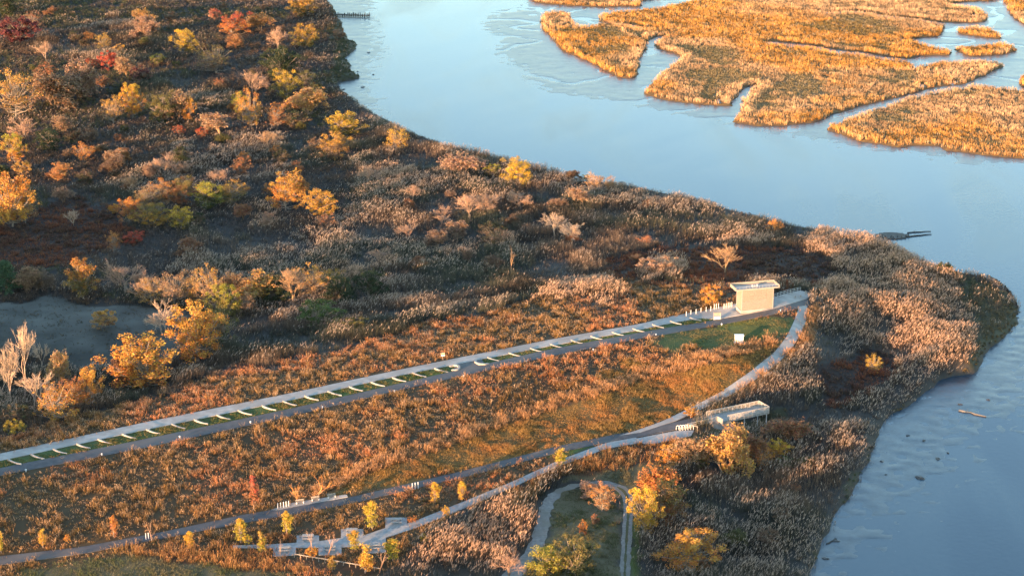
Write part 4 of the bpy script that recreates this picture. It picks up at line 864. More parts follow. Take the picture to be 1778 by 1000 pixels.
# direction of the tower's long wall on the ground
A0 = frame_at(1287.7, 547); B0 = frame_at(1340.7, 535.4)
uv = (B0 - A0)[:2]; Lw = float(np.hypot(*uv)); ang = math.atan2(uv[1], uv[0])
GZ = max(A0[2], B0[2]) + .05
tw_ = empty('lookout_tower', (A0[0], A0[1], GZ), 'tall pale slatted timber lookout tower with a flat railed roof beside the upper road', 'tower', rz=ang)
Wd, Hw = 3.1, 4.5
BARE += [(A0[0] + math.cos(ang) * t - math.sin(ang) * 1.5, A0[1] + math.sin(ang) * t + math.cos(ang) * 1.5, 3.0) for t in (-1, 1, 3, 5, 7, 9)]
MB().box(-.2, -.15, -.6, Lw + .3, Wd + .2, .03).build('floor_slab', M['concrete'], tw_)
m = MB(); nsl = int(Lw / .16)
for i in range(nsl + 1): m.box(i * Lw / nsl - .055, -.06, .04, i * Lw / nsl + .055, 0, Hw)
for zz in (.5, 1.6, 2.7, 3.8): m.box(0, .002, zz, Lw, .06, zz + .09)
m.build('slatted_wall', M['wood'], tw_)
m = MB(); nsl = 18
for i in range(1, nsl): m.box(-.02, Wd * i / nsl - .05, .04, .05, Wd * i / nsl + .05, Hw - .02)
for zz in (1.1, 3.2): m.box(.053, .1, zz, .10, Wd - .1, zz + .09)
m.build('end_screen', M['wood'], tw_)
m = MB()
for i in range(1, nsl): m.box(Lw - .05, Wd * i / nsl - .045, .04, Lw + .02, Wd * i / nsl + .045, Hw - .02)
m.build('end_screen', M['wood'], tw_)
m = MB(); nsl = 30
for i in range(nsl): m.box(i * Lw / nsl, Wd - .02, 2.2, i * Lw / nsl + .12, Wd + .04, Hw - .02)
m.build('slatted_wall', M['wood'], tw_)
for (xx, yy) in ((-.09, -.09), (Lw + .03, -.09), (-.09, Wd - .03), (Lw + .03, Wd - .03)):
    MB().box(xx, yy, .04, xx + .14, yy + .14, Hw).build('post', M['curb'], tw_)
rf = MB().box(-1.55, -.10, Hw, Lw + 1.5, Wd + .3, Hw + .14).build('roof', M['roofing'], tw_)
def side(x0, y0, x1, y1, h0=.16, h1=.66): return MB().box(x0, y0, Hw + h0, x1, y1, Hw + h1)
side(-1.55, -.10, -1.46, Wd + .3, .162).build('parapet', M['wood'], rf); side(Lw + 1.41, -.10, Lw + 1.5, Wd + .3, .162).build('parapet', M['wood'], rf)
side(-1.458, Wd + .21, Lw + 1.408, Wd + .3, .162, .74).build('parapet', M['wood'], rf); side(-1.458, -.10, Lw + 1.408, -.02, .162, .30).build('parapet', M['wood'], rf)
m = MB()
for i in range(14): m.bar((-1.4 + i * (Lw + 2.75) / 13, -.06, Hw + .30), (-1.4 + i * (Lw + 2.75) / 13, -.06, Hw + .80), .035)
m.bar((-1.4, -.06, Hw + .80), (Lw + 1.35, -.06, Hw + .80), .04)
m.build('roof_railing', M['steel'], rf)
m = MB(); 
for i, (xx, hh) in enumerate(((2.6, .5), (3.1, .4), (3.7, .55))): m.box(xx, 1.2, Hw + .162, xx + .28, 1.5, Hw + .162 + hh)
m.build('roof_vent', M['steel'], rf)

# white cabinet on the lawn
P = frame_at(1283, 596); BARE.append((P[0], P[1], 1.6))
o = empty('utility_cabinet', P, 'white metal utility cabinet standing on the lawn below the lookout tower', 'cabinet', rz=ang - .25)
MB().box(-1.0, -.65, -.3, 1.0, .65, .14).build('plinth', M['concrete'], o)
b = MB().box(-.85, -.5, .143, .85, .5, 1.72).build('cabinet_body', M['white'], o, bev=.02)
MB().box(-.95, -.6, 1.723, .95, .6, 1.84).build('lid', M['white'], o, bev=.02)
for s in (-1, 1):
    d_ = MB().box(min(.02 * s, .80 * s), -.525, .22, max(.02 * s, .80 * s), -.503, 1.65).build('door', M['white'], o); MB().box(.1 * s - .02, -.56, .85, .1 * s + .02, -.528, 1.05).build('handle', M['steel'], d_)
# notice board by the road
P = frame_at(1245, 556); BARE.append((P[0], P[1], 1.2))
o = empty('information_kiosk', P, 'pale timber information kiosk with two panels at the road edge before the tower', 'kiosk', rz=ang - .1)
for s in (-1, 1): MB().box(s * .72 - .06, -.06, -.3, s * .72 + .06, .06, 1.75).build('post', M['curb'], o)
MB().box(-.655, -.03, 1.0, .655, .03, 1.68).build('display_panel', M['wood'], o); MB().box(-.655, -.16, .25, .655, -.03, .86).build('lower_panel', M['white'], o); MB().box(-.85, -.2, 1.753, .85, .2, 1.82).build('canopy', M['wood'], o)

# bollards
def bollard(px, py, label, group, h=.95):
    P = frame_at(px, py, .1); o = empty('bollard', P, label, 'bollard', group, rz=ang)
    me_a, me_b = BOL
    a = link('shaft', me_a, None, o); a.scale.z = h / .95; c = link('cap', me_b, None, o); c.location.z = h
    BARE.append((P[0], P[1], .4)); return o
m1 = MB().bar((0, 0, -.3), (0, 0, .95), .062, n=10); me_a = bpy.data.meshes.new('shaft'); me_a.from_pydata(m1.v, [], m1.f); me_a.materials.append(M['white'])
m2 = MB().bar((0, 0, .002), (0, 0, .06), .075, n=10, r1=.05); me_b = bpy.data.meshes.new('cap'); me_b.from_pydata(m2.v, [], m2.f); me_b.materials.append(M['white']); BOL = (me_a, me_b)
for X_, Y_ in ((1191.5,549.5),(1199.5,547),(1208.5,545.5),(1217,543.5),(1226,542),(1234,540.5)): bollard(X_, Y_, 'white bollard in the spaced row along the concrete path left of the tower', 'white bollards along the concrete path', 1.0)
for X_, Y_ in ((1240,538),(1243.5,537.2),(1247.5,536.5)): bollard(X_, Y_, 'white bollard in the cluster of three left of the tower', 'three clustered white bollards', 1.15)
for X_, Y_ in ((1257,537),(1260.7,536.2),(1264.3,535.4),(1267.4,534.6),(1270.6,533.8)): bollard(X_, Y_, 'white bollard in the close row touching the left end of the tower', 'close row of white bollards by the tower', 1.1)
for X_, Y_ in ((482.5,883.5),(487.5,882.3),(492.5,881.2),(497,880.2),(501.5,879.2)): bollard(X_, Y_, 'white bollard in the row of five at the left of the pale roadside strip', 'five white bollards on the roadside strip')
for X_, Y_ in ((716,850),(721,849),(726,848)): bollard(X_, Y_, 'white bollard in the trio at the right side of the lower road', 'three white bollards by the lower road', 1.1)
for X_, Y_ in ((253.5,937),(258,936)): bollard(X_, Y_, 'white bollard in the pair where the lower road meets the garden planting', 'pair of white bollards by the lower road', 1.05)

# low lamps along the asphalt road
ml = MB().bar((0,0,-.2),(0,0,.32),.09,n=8); lm_a = bpy.data.meshes.new('lamp_post'); lm_a.from_pydata(ml.v, [], ml.f); lm_a.materials.append(M['white'])
ml = MB().bar((0,0,.322),(0,0,.46),.17,n=10,r1=.12); lm_b = bpy.data.meshes.new('lamp_hood'); lm_b.from_pydata(ml.v, [], ml.f); lm_b.materials.append(M['white'])
for X_, Y_ in ((45,818.5),(177,791),(312,760.5),(435,735),(560,709),(685,681),(805,655),(915,630),(1030,609),(1139,583),(1253,565),(1355,541)):
    P = frame_at(X_, Y_); o = empty('path_light', P, 'short white path light at the meadow edge of the asphalt road', 'path light', 'short white lights along the asphalt road'); BARE.append((P[0], P[1], .5))
    link('lamp_post', lm_a, None, o); link('lamp_hood', lm_b, None, o)

# curved concrete dividers across the verge
def divider_mesh():
    n = 14; vs = []; fs = []
    for i in range(n + 1):
        t = i / n; cx = t * .35 + 1.35 * t * t; cy = -3.5 * t + .5 * t * t; h = .34 * (1 - t) ** 1.1 + .09; w_ = .24 + .14 * (1 - t)
        tx, ty = .35 + 2.7 * t, -3.5 + 1.0 * t; L = math.hypot(tx, ty); nx, ny = -ty / L * w_ / 2, tx / L * w_ / 2
        vs += [(cx - nx, cy - ny, -.3), (cx - nx, cy - ny, h), (cx + nx, cy + ny, h), (cx + nx, cy + ny, -.3)]
    for i in range(n):
        for j in range(4): fs.append((4*i+j, 4*i+(j+1)%4, 4*i+4+(j+1)%4, 4*i+4+j))
    fs += [(3,2,1,0), (4*n, 4*n+1, 4*n+2, 4*n+3)]
    me = bpy.data.meshes.new('concrete_divider'); me.from_pydata(vs, [], fs); me.update(); me.materials.append(M['curb']); return me
DM = divider_mesh()
dv = [(24,804),(64,795),(103,786),(144,777),(181,769),(223,760),(265,752),(309,743),(348,735),(387,727),(424,719),(466,711),(502,703),(540,694),(580,686),(617,678),(655,670),(692,662),(727,654),(765,646),
      (857,627),(894,619),(931,611),(966,604),(1002,597),(1036,590),(1073,583),(1109,577),(1143,570),(1174,564),(1208,558)]
va = math.atan2(*(frame_at(700, 658) - frame_at(300, 744))[[1, 0]])
for X_, Y_ in dv:
    P = frame_at(X_ - 10, Y_ - 5); o = link('concrete_divider', DM, None, None, P); o.rotation_euler.z = va; o.scale = (.72, .8, .8) if X_ > 800 else (.85, .92, .9)
    tag(o, 'low curved pale concrete divider sloping across the grass verge between path and road', 'divider', 'concrete dividers across the verge')
    for t in (.15, .5, .85):
        c, s = math.cos(va), math.sin(va); lx, ly = t * 1.4, -t * 3.0; BARE.append((P[0] + c * lx - s * ly, P[1] + s * lx + c * ly, .45))
def hook(pts, label):
    q = densify(pts, 22); P = at(q[:, 0], q[:, 1]); vs = []; fs = []
    for i, p in enumerate(P):
        t = P[min(i + 1, 21)] - P[max(i - 1, 0)]; L = math.hypot(t[0], t[1]); nx, ny = -t[1] / L * .22, t[0] / L * .22; h = .22 + .22 * math.sin(math.pi * i / 21)
        vs += [(p[0]-nx, p[1]-ny, p[2]-.3), (p[0]-nx, p[1]-ny, p[2]+h), (p[0]+nx, p[1]+ny, p[2]+h), (p[0]+nx, p[1]+ny, p[2]-.3)]; BARE.append((p[0], p[1], .5))
    for i in range(21):
        for j in range(4): fs.append((4*i+j, 4*i+(j+1)%4, 4*i+4+(j+1)%4, 4*i+4+j))
    fs += [(3,2,1,0), (84,85,86,87)]
    me = bpy.data.meshes.new('curved_curb'); me.from_pydata(vs, [], fs); me.update()
    tag(link('curved_curb', me, M['curb']), label, 'curb')
hook([(781,637),(788,635.5),(796,637),(798,641),(793,644),(784,643)], 'rounded pale curb closing the verge left of the road crossing')
hook([(826,625),(825,630),(832,634),(842,634),(848,632)], 'hook shaped pale curb closing the verge right of the road crossing')

# benches on the roadside strip
def bench_parts():
    s = MB().box(-.9, -.25, .42, .9, .25, .49); a = MB().box(-.8, -.2, 0, -.68, .2, .417); b = MB().box(.68, -.2, 0, .8, .2, .417); k = MB().box(-.9, .23, .55, .9, .29, .88)
    out = []
    for n_, x_, mt in (('seat', s, 'wood'), ('leg', a, 'white'), ('leg', b, 'white'), ('backrest', k, 'wood')):
        me = bpy.data.meshes.new(n_); me.from_pydata(x_.v, [], x_.f); me.materials.append(M[mt]); out.append((n_, me))
    x_ = MB().box(-.86, .232, .38, -.8, .285, .55).box(.8, .232, .38, .86, .285, .55); me = bpy.data.meshes.new('bracket'); me.from_pydata(x_.v, [], x_.f); me.materials.append(M['steel']); out.append(('bracket', me))
    return out
BP = bench_parts()
la = math.atan2(*(frame_at(602, 868) - frame_at(500, 886))[[1, 0]])
for X_, Y_, lb in ((521,874.6,'low bench nearest the bollards on the pale roadside strip'),(548,869.4,'middle low bench of three on the pale roadside strip'),(576,864.6,'low bench farthest from the bollards on the pale roadside strip')):
    P = frame_at(X_, Y_, .12); o = empty('bench', P, lb, 'bench', 'benches on the roadside strip', rz=la); o.scale = (.8, .8, .8)
    for n_, me in BP: link(n_, me, None, o)
# picnic tables in the paved bays
def picnic_parts():
    out = []
    def ad(n_, x_, mt): me = bpy.data.meshes.new(n_); me.from_pydata(x_.v, [], x_.f); me.materials.append(M[mt]); out.append((n_, me))
    x_ = MB(); [x_.box(-.95, -.42 + .17 * i, .70, .95, -.27 + .17 * i, .75) for i in range(5)]; ad('tabletop', x_, 'curb')
    for s in (-1, 1): ad('seat', MB().box(-.95, s * .78 - .14, .42, .95, s * .78 + .14, .47), 'curb')
    for s in (-1, 1):
        x = s * .68; x_ = MB().bar((x, -.38, .69), (x, -.72, .0), .07).bar((x, .38, .69), (x, .72, .0), .07).bar((x, -.9, .38), (x, .9, .38), .06); ad('leg', x_, 'darkwood')  # dark legs put the shade under the tabletop into colour
    return out
PP = picnic_parts()
for (X_, Y_, lb) in ((688,908,'picnic table in the highest paved bay, farthest along the garden path'),(611,926,'picnic table in the upper middle paved bay behind a gold sapling'),(535,936.5,'picnic table in the upper left paved bay'),
                     (651,952.5,'dark picnic table in the lower right paved bay'),(573,955.5,'picnic table in the lower middle paved bay beside a rust sapling'),(494,957,'picnic table in the lower left paved bay, first along the path')):
    P = frame_at(X_, Y_, .13); o = empty('picnic_table', P, lb, 'picnic table', 'picnic tables in the paved bays', rz=.05)
    for n_, me in PP: link(n_, me, None, o)

# timber rail below the picnic bays
a, b = frame_at(511, 967.5), frame_at(661, 993)
o = empty('rail_fence', a, 'long low timber rail fence in orange grass below the picnic bays', 'rail fence'); nb_ = 14
def loc(p, dz=0): return (p[0] - a[0], p[1] - a[1], p[2] - a[2] + dz)
pts = [a + (b - a) * i / nb_ for i in range(nb_ + 1)]
for p in pts: p[2] = float(height(p[0], p[1]))
for p in pts: MB().bar(loc(p, -.3), loc(p, .62), .09).build('post', M['wood'], o)
m = MB(); [m.bar(loc(p, .66), loc(q_, .66), .1, .12) for p, q_ in zip(pts, pts[1:])]; m.build('rail', M['wood'], o)
BARE += [(p[0] + dx, p[1] + dy, .8) for p in pts for dx in (0, .6) for dy in (0, -1.2, -2.4)]

# trail sign
P = frame_at(769, 624.5); BARE += [(P[0], P[1] - t, .7) for t in (0, .8)]
o = empty('trail_sign', P, 'small pale green and yellow sign on a post beside the concrete path', 'sign', rz=.3)
MB().bar((0, 0, -.3), (0, 0, 1.5), .08).build('post', M['wood'], o); MB().box(-.4, -.08, .8, .4, -.045, 1.45).build('sign_panel', M['white'], o); MB().box(-.4, -.1, 1.12, .4, -.082, 1.4).build('sign_header', M['green'], o)

# railing round the viewing platform at the end of the road
def railing(name, pts, label, cat, mt, h=1.1, n=6, dz=.1, extra=None):
    q = densify(pts, n, False); P = at(q[:, 0], q[:, 1], dz); o = empty(name, P[0], label, cat); 
    L_ = lambda p, z: (p[0] - P[0][0], p[1] - P[0][1], p[2] - P[0][2] + z)
    for p in P: MB().bar(L_(p, -.3), L_(p, h), .1 if mt == 'curb' else .06).build('post', M[mt], o)
    for z_ in (h - .04, h * .62, h * .28):
        m = MB(); [m.bar(L_(p, z_), L_(r, z_), .05, .13 if mt == 'curb' else .05) for p, r in zip(P, P[1:])]; m.build('rail', M[mt], o)
    BARE.extend([(p[0], p[1], .6) for p in P]); return o
railing('platform_railing', [(1344,519.5),(1368,512),(1390,507.5)], 'grey steel railing along the back of the road end platform right of the tower', 'railing', 'steel', n=9)
railing('timber_barrier', [(1398,513),(1412,519),(1428,526)], 'stout pale timber barrier closing the upper road at the bend', 'barrier', 'curb', h=.95, n=4)
for (X_, Y_, sx, lb) in ((1381,518,1,'small pinkish seat nearest the tower on the road end platform'),(1390,517,.9,'small pale seat farther from the tower on the road end platform')):
    P = frame_at(X_, Y_, .13); o = empty('stool', P, lb, 'seat'); MB().bar((0,0,0),(0,0,.42),.14,n=8,r1=.11).build('pedestal', M['curb'], o); MB().bar((0,0,.422),(0,0,.5),.26,n=10).build('seat', M['curb'], o)

# lookout deck on posts at the end of the lower road
DZ = 5.0; P0 = at_z(1226, 723.5, DZ); P1 = at_z(1317, 704.5, DZ); u = (P1 - P0); LD = float(np.hypot(u[0], u[1])); da = math.atan2(u[1], u[0]); WD = 3.4
o = empty('lookout_deck', tuple(P0), 'long grey railed lookout deck on posts reaching over the reeds from the lower road', 'lookout deck', rz=da)
m = MB(); nb_ = 60
for i in range(nb_): m.box(LD * i / nb_ + .01, -WD, -.05, LD * (i + 1) / nb_ - .01, 0, 0)
m.build('decking', M['deckwood'], o)
MB().box(0, -.12, -.45, LD, -.02, -.053).box(0, -WD + .02, -.45, LD, -WD + .12, -.053).box(0, -WD / 2 - .05, -.4, LD, -WD / 2 + .05, -.053).box(LD - .12, -WD + .123, -.43, LD - .02, -.123, -.055).build('joists', M['deckwood'], o)
def rail_side(p, q, n, top):
    m = MB(); p, q = Vector(p), Vector(q); d = q - p
    g_ = MB().bar(p + Vector((0, 0, 1.04)), q + Vector((0, 0, 1.04)), .08, .10).bar(p + Vector((0, 0, .1)), q + Vector((0, 0, .1)), .05, .08)
    for i in range(n + 1): g_.bar(p + d * i / n + Vector((0, 0, .0)), p + d * i / n + Vector((0, 0, 1.0)), .055, .04) if i % 6 else g_.bar(p + d * i / n + Vector((0, 0, -.4)), p + d * i / n + Vector((0, 0, 1.0)), .11)
    return g_.build('railing', M['palewood'], o)
rail_side((.1, .05, 0), (LD, .05, 0), 72, 1); rail_side((LD + .05, .05, 0), (LD + .05, -WD - .05, 0), 20, 1); rail_side((LD, -WD - .05, 0), (2.6, -WD - .05, 0), 60, 1)
for x_ in (LD * .55, LD - .3):
    for y_ in (-.25, -WD + .25):
        c, s = math.cos(da), math.sin(da); wx, wy = P0[0] + c * x_ - s * y_, P0[1] + s * x_ + c * y_
        MB().bar((x_, y_, float(height(wx, wy)) - DZ - .3), (x_, y_, -.452), .15).build('leg', M['steel'], o)
MB().add([(-1.0, .3, -.06), (3.0, .3, -.06), (3.0, -WD - .4, -.06), (-1.0, -WD - .4, -.06), (-1.6, 2.2, -2.6), (5.2, 1.6, -2.6), (5.2, -WD - 3.0, -2.6), (-1.6, -WD - 4.2, -2.6)],
         [(0, 3, 2, 1), (0, 1, 5, 4), (1, 2, 6, 5), (2, 3, 7, 6), (3, 0, 4, 7), (4, 5, 6, 7)]).build('abutment', M['gravel'], o)
c, s = math.cos(da), math.sin(da)
BARE += [(P0[0] + c * t - s * w_, P0[1] + s * t + c * w_, 1.3) for t in np.arange(-.5, LD, 1) for w_ in (0, -1.7, -3.4)] + [(P0[0] + c * t - s * w_, P0[1] + s * t + c * w_, 1.2) for t in np.arange(-1, 6, 1) for w_ in (-4.5, -5.6)]
# low ramp railing with end wall
P = at_z(1193, 744, 4.9); Q2 = at_z(1245, 731.5, 4.9); v = Q2 - P; LR = float(np.hypot(v[0], v[1])); ra = math.atan2(v[1], v[0])
o = empty('ramp_railing', tuple(P), 'short slatted ramp railing with a solid end panel between bike racks and lookout deck', 'railing', rz=ra)
m = MB().bar((0, 0, .95), (LR, 0, .95), .1, .14).bar((0, 0, .12), (LR, 0, .12), .05, .08)
for i in range(40): m.bar((LR * i / 39, 0, -.4 if i % 8 == 0 else .1), (LR * i / 39, 0, .9), .06)
m.build('slatted_panel', M['palewood'], o); MB().box(LR + .03, -1.6, -.5, LR + .18, .3, 1.02).build('end_panel', M['palewood'], o)
MB().bar((-.1, -.1, .95), (.9, -2.2, .95), .1, .14).bar((.0, -.2, -.4), (.0, -.2, .88), .1).bar((.85, -2.1, -.4), (.85, -2.1, .88), .1).build('return_rail', M['wood'], o)
# bike racks
mr_ = MB()
for i in range(12):
    t0, t1 = math.pi * i / 12, math.pi * (i + 1) / 12
    mr_.bar((0, .42 * math.cos(t0), .5 + .38 * math.sin(t0)), (0, .42 * math.cos(t1), .5 + .38 * math.sin(t1)), .05, n=6)
mr_.bar((0, .42, -.2), (0, .42, .5), .05, n=6).bar((0, -.42, -.2), (0, -.42, .5), .05, n=6)
rk = bpy.data.meshes.new('bike_rack'); rk.from_pydata(mr_.v, [], mr_.f); rk.materials.append(M['white'])
for i in range(6):
    P = frame_at(1177.5 + 4.6 * i, 747.5 - .55 * i, .12); r_o = link('bike_rack', rk, None, None, P); r_o.rotation_euler.z = ra + .4; BARE.append((P[0], P[1], .9))
    tag(r_o, 'white hoop bike rack in the row on the pavement before the ramp railing', 'bike rack', 'hoop bike racks on the pavement')

# things in the water
def rock(px, py, r, label):
    g = np.random.default_rng(int(px * 7 + py)); import bmesh
    bm = bmesh.new(); bmesh.ops.create_icosphere(bm, subdivisions=2, radius=1)
    ph = g.random(6) * 6.28
    for v in bm.verts: v.co *= .8 + .25 * math.sin(v.co.x * 3 + ph[0]) * math.cos(v.co.y * 3 + ph[1]) + .12 * math.sin(v.co.z * 5 + ph[2]); v.co.z *= .55
    me = bpy.data.meshes.new('rock'); bm.to_mesh(me); bm.free(); me.materials.append(M['rock'])
    P = at_z(px, py, .05); o = link('rock', me, None, None, tuple(P)); o.scale = (r * 1.4, r, r); o.rotation_euler.z = g.random() * 6
    tag(o, label, 'rock', 'dark rocks in the river shallows')
for a in ((1597,829,.75,'largest dark rock on the mud flat beside the long driftwood stretch of shore'),(1628,796,.5,'dark rock farther out than the largest one on the mud flat'),(1667,702,.45,'small dark rock just before the long driftwood log'),(1716,694,.4,'small dark rock beyond the driftwood log tip'),
          (1604,765,.4,'dark rock midway between driftwood log and largest rock'),(1576,756,.35,'small dark rock close to the reed edge on the mud flat'),(1646,786,.3,'tiny dark rock outermost on the near mud flat'),(1531,801,.5,'dark lump close to shore nearest a dark scatter'),(1538,824,.35,'small dark lump below the shore side scatter'),
          (1433,969,.5,'dark rock at the shore nearest the camera'),(1452,939,.55,'flat dark rock touching the near shore reeds'),(630,152,.7,'round dark rock off the far bank below the pier'),(648,130,.5,'dark rock farthest out below the derelict pier'),(621,125,.5,'small dark rock beside the far reed spit'),(597,156,.6,'dark rock tucked against the far bank'),(640,92,.6,'dark rock at the tip of the far mud bar')): rock(*a)
def log(p0, p1, r, label, mt='driftwood', z=.12):
    a, b = at_z(*p0, z), at_z(*p1, z); m = MB(); n = 7; w_ = np.random.default_rng(int(p0[0]))
    pts = [Vector(a).lerp(Vector(b), i / n) - Vector(a) + Vector((w_.normal() * .12, w_.normal() * .12, 0)) for i in range(n + 1)]
    for i in range(n): m.bar(pts[i], pts[i + 1], r * (1 - .5 * i / n), n=7, r1=r * (1 - .5 * (i + 1) / n))
    m.bar(pts[2], pts[2] + Vector((.5, .9, .25)), r * .4, n=5, r1=.03)
    tag(m.build('log', M[mt], None, tuple(a)), label, 'log')
log((1665,712), (1712,723), .22, 'long pale driftwood log stranded on the mud flat')
log((1576,404), (1616,401.5), .16, 'thin sunken timber, upper one of the pair off the river bend', 'darkwood')
log((1576,411), (1617,406.5), .18, 'thin sunken timber, lower one of the pair off the river bend', 'darkwood')
log((1452,936), (1436,944), .2, 'short dark branch washed up at the near shore', 'darkwood')
# wreck by the bend
g = np.random.default_rng(5); a = at_z(1522, 409, .1); b = at_z(1577, 408, .1); ctr = at_z(1550, 410, 0)
o = empty('timber_wreck', tuple(ctr), 'dark decayed timber wreck in the water off the river bend', 'wreck'); h_ = (b - a) / 2
m = MB()
for i in range(7):
    t = -1 + 2 * (i + .5) / 7; w_ = 2.6 * (1 - abs(t) ** 2) + .5; m.box(h_[0] * t - .75, -w_, -.3, h_[0] * t + .7, w_ * .9, .16 + .14 * g.random())
m.build('hull', M['darkwood'], o)
for i in range(9):
    t = -1 + 2 * i / 8; x_ = h_[0] * t; MB().bar((x_, -1.6 * (1 - t * t) - .4, -.2), (x_ + .2 * g.normal(), -1.7 * (1 - t * t) - .5, .45 + .4 * g.random()), .16).build('frame_rib', M['darkwood'], o)
# derelict pier
a = at_z(583, 27.5, .3); b = at_z(641, 28.5, .3); o = empty('derelict_pier', tuple(a), 'derelict dark timber pier jutting from the far left bank', 'pier'); d_ = b - a; LP_ = float(np.hypot(d_[0], d_[1])); o.rotation_euler.z = math.atan2(d_[1], d_[0])
MB().box(0, -.6, .15, LP_, -.4, .42).box(0, .5, .15, LP_ * .8, .7, .40).build('beam', M['darkwood'], o)
for i in range(16):
    for y_ in (-.75, .85):
        MB().bar((LP_ * i / 15, y_, -1.2), (LP_ * i / 15 + .1 * g.normal(), y_ + .1 * g.normal(), .5 + .9 * g.random()), .15, n=7).build('pile', M['darkwood'], o)
# old timber bulkhead at the peninsula tip
q = densify([(1716,482),(1732,491),(1746,502),(1758,517),(1766,534)], 26); P = at_z(q[:, 0], q[:, 1], .1)
o = empty('old_bulkhead', tuple(P[0]), 'row of dark rotten bulkhead piles around the peninsula tip', 'bulkhead')
for i, p in enumerate(P): MB().bar(Vector(p - P[0]) + Vector((0, 0, -.8)), Vector(p - P[0]) + Vector((.1 * g.normal(), .1 * g.normal(), .5 + .5 * g.random())), .16, n=6).build('pile', M['darkwood'], o)
m = MB(); [m.bar(Vector(P[i] - P[0]) + Vector((.2, .2, .35)), Vector(P[i + 1] - P[0]) + Vector((.2, .2, .35)), .12, .22) for i in range(25) if i % 7 != 3]; m.build('waler', M['darkwood'], o)
# two leaning broken trunks in the reeds
for (p, q_, lb) in (((1560,522),(1571,502.5),'left one of two leaning pale broken trunks in the peninsula reeds'), ((1569,524),(1576,504.5),'right one of two leaning pale broken trunks in the peninsula reeds')):
    a = frame_at(*p); s_ = float(scale_at(a)); dx = (q_[0] - p[0]) / s_; hz = (p[1] - q_[1]) / s_ / .95
    m = MB().bar((0, 0, -.3), (dx * .5, .1, hz * .5), .16, n=7, r1=.14).bar((dx * .5, .1, hz * .5), (dx, .1, hz), .14, n=7, r1=.09)
    tag(m.build('broken_trunk', M['driftwood'], None, tuple(a)), lb, 'dead trunk', 'leaning broken trunks'); BARE += [(a[0], a[1] - t, .8) for t in (0, 1, 2, 3)]

# ------------------------------------------------------------------ ground cover (uncountable: one object per kind)
# reeds
for code, dens in (('reed', .9), ('litplume', .95), ('scrub', .2), ('thicket', .34)):
    P, k = clear(*pick(code, dens)); n = len(P); X0, Y0 = P[:, 0], P[:, 1]
    a = fbm(X0, Y0, 24, 101); b = fbm(X0, Y0, 9, 103); c = fbm(X0, Y0, 40, 107)
    shore_d = np.clip(sdist(X0, Y0, LAND) / 5, .35, 1)
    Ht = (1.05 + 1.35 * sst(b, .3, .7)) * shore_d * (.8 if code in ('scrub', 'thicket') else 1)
    q = RNG.random(n) < np.clip(.35 + 1.0 * sst(b, .25, .55), 0, 1); P, k, Ht, a, b, c = P[q], k[q], Ht[q], a[q], b[q], c[q]; n = len(P)
    g = sst(a, .45, .65)
    low = lerp((.058, .047, .04), (.05, .052, .035), g); tip = lerp((.22, .15, .10), (.13, .12, .08), g)
    dk = sst(fbm(X0[q], Y0[q], 13, 109), .5, .66)[:, None]; low = low * (1 - .45 * dk); tip = tip * (1 - .4 * dk)
    if code == 'litplume': tip = lerp((.27, .17, .10), (.24, .15, .09), g)  # warmer tips paint sunlight onto these reed patches
    if code == 'thicket': low, tip = low * .75, tip * .72  # thicket shade painted in by darkening its reeds
    T, i = tufts('reeds', P, Ht, 7, .36, .2, .05 * k, low, tip, .35)
    # plumes
    pp = np.clip(.08 + .92 * sst(c + .7 * (b - .5), .42, .68), 0, 1)
    if code == 'litplume': pp = .75 + .25 * sst(b, .3, .6)
    qq = RNG.random(len(T)) < pp[i] * {'reed': .42, 'litplume': .62}.get(code, .2); Tq = T[qq]; iq = i[qq]; m = len(Tq)
    pc = lerp((.36, .26, .19) if code != 'litplume' else (.52, .31, .19), (.46, .35, .265) if code != 'litplume' else (.60, .40, .27), RNG.random(m)) * (.75 + .4 * RNG.random(m))[:, None]
    Dv = np.stack([.18 + .13 * RNG.normal(size=m), .12 + .13 * RNG.normal(size=m), .30 + .14 * RNG.random(m)], -1)
    blades('reeds', Tq - Dv * .3, Dv, (.08 + .06 * RNG.random(m)) * k[iq], .45, pc * .9, pc)
# low bushes mixed through the thicket and shore scrub
for code, dens in (('thicket', .34), ('scrub', .42), ('reed', .04)):
    P, k = clear(*pick(code, dens)); n = len(P); a = fbm(P[:, 0], P[:, 1], 20, 111); b = fbm(P[:, 0], P[:, 1], 30, 117)
    rad = (.45 + .75 * RNG.random(n)) * (1 if code == 'thicket' else .75) * np.clip(sdist(P[:, 0], P[:, 1], LAND) / 4, .5, 1); nb = 26
    i = np.repeat(np.arange(n), nb); m = len(i); u = RNG.normal(size=(m, 3)); u /= np.linalg.norm(u, axis=1)[:, None]; u *= (RNG.random(m) ** .4)[:, None]
    Q_ = P[i] + u * (rad[i])[:, None] * np.array([1, 1, .8]); Q_[:, 2] += rad[i] * .6
    c1 = lerp((.105, .085, .075), (.15, .095, .06), sst(a, .4, .6)); c1 = np.where((b > .58)[:, None], (.085, .085, .04), c1)
    if code == 'scrub': c1 = lerp((.07, .08, .04), (.14, .10, .05), sst(a, .4, .62))
    cards('undergrowth', Q_, (.08 + .07 * RNG.random(m)) * k[i], c1[i] * (.6 + .8 * RNG.random(m))[:, None])
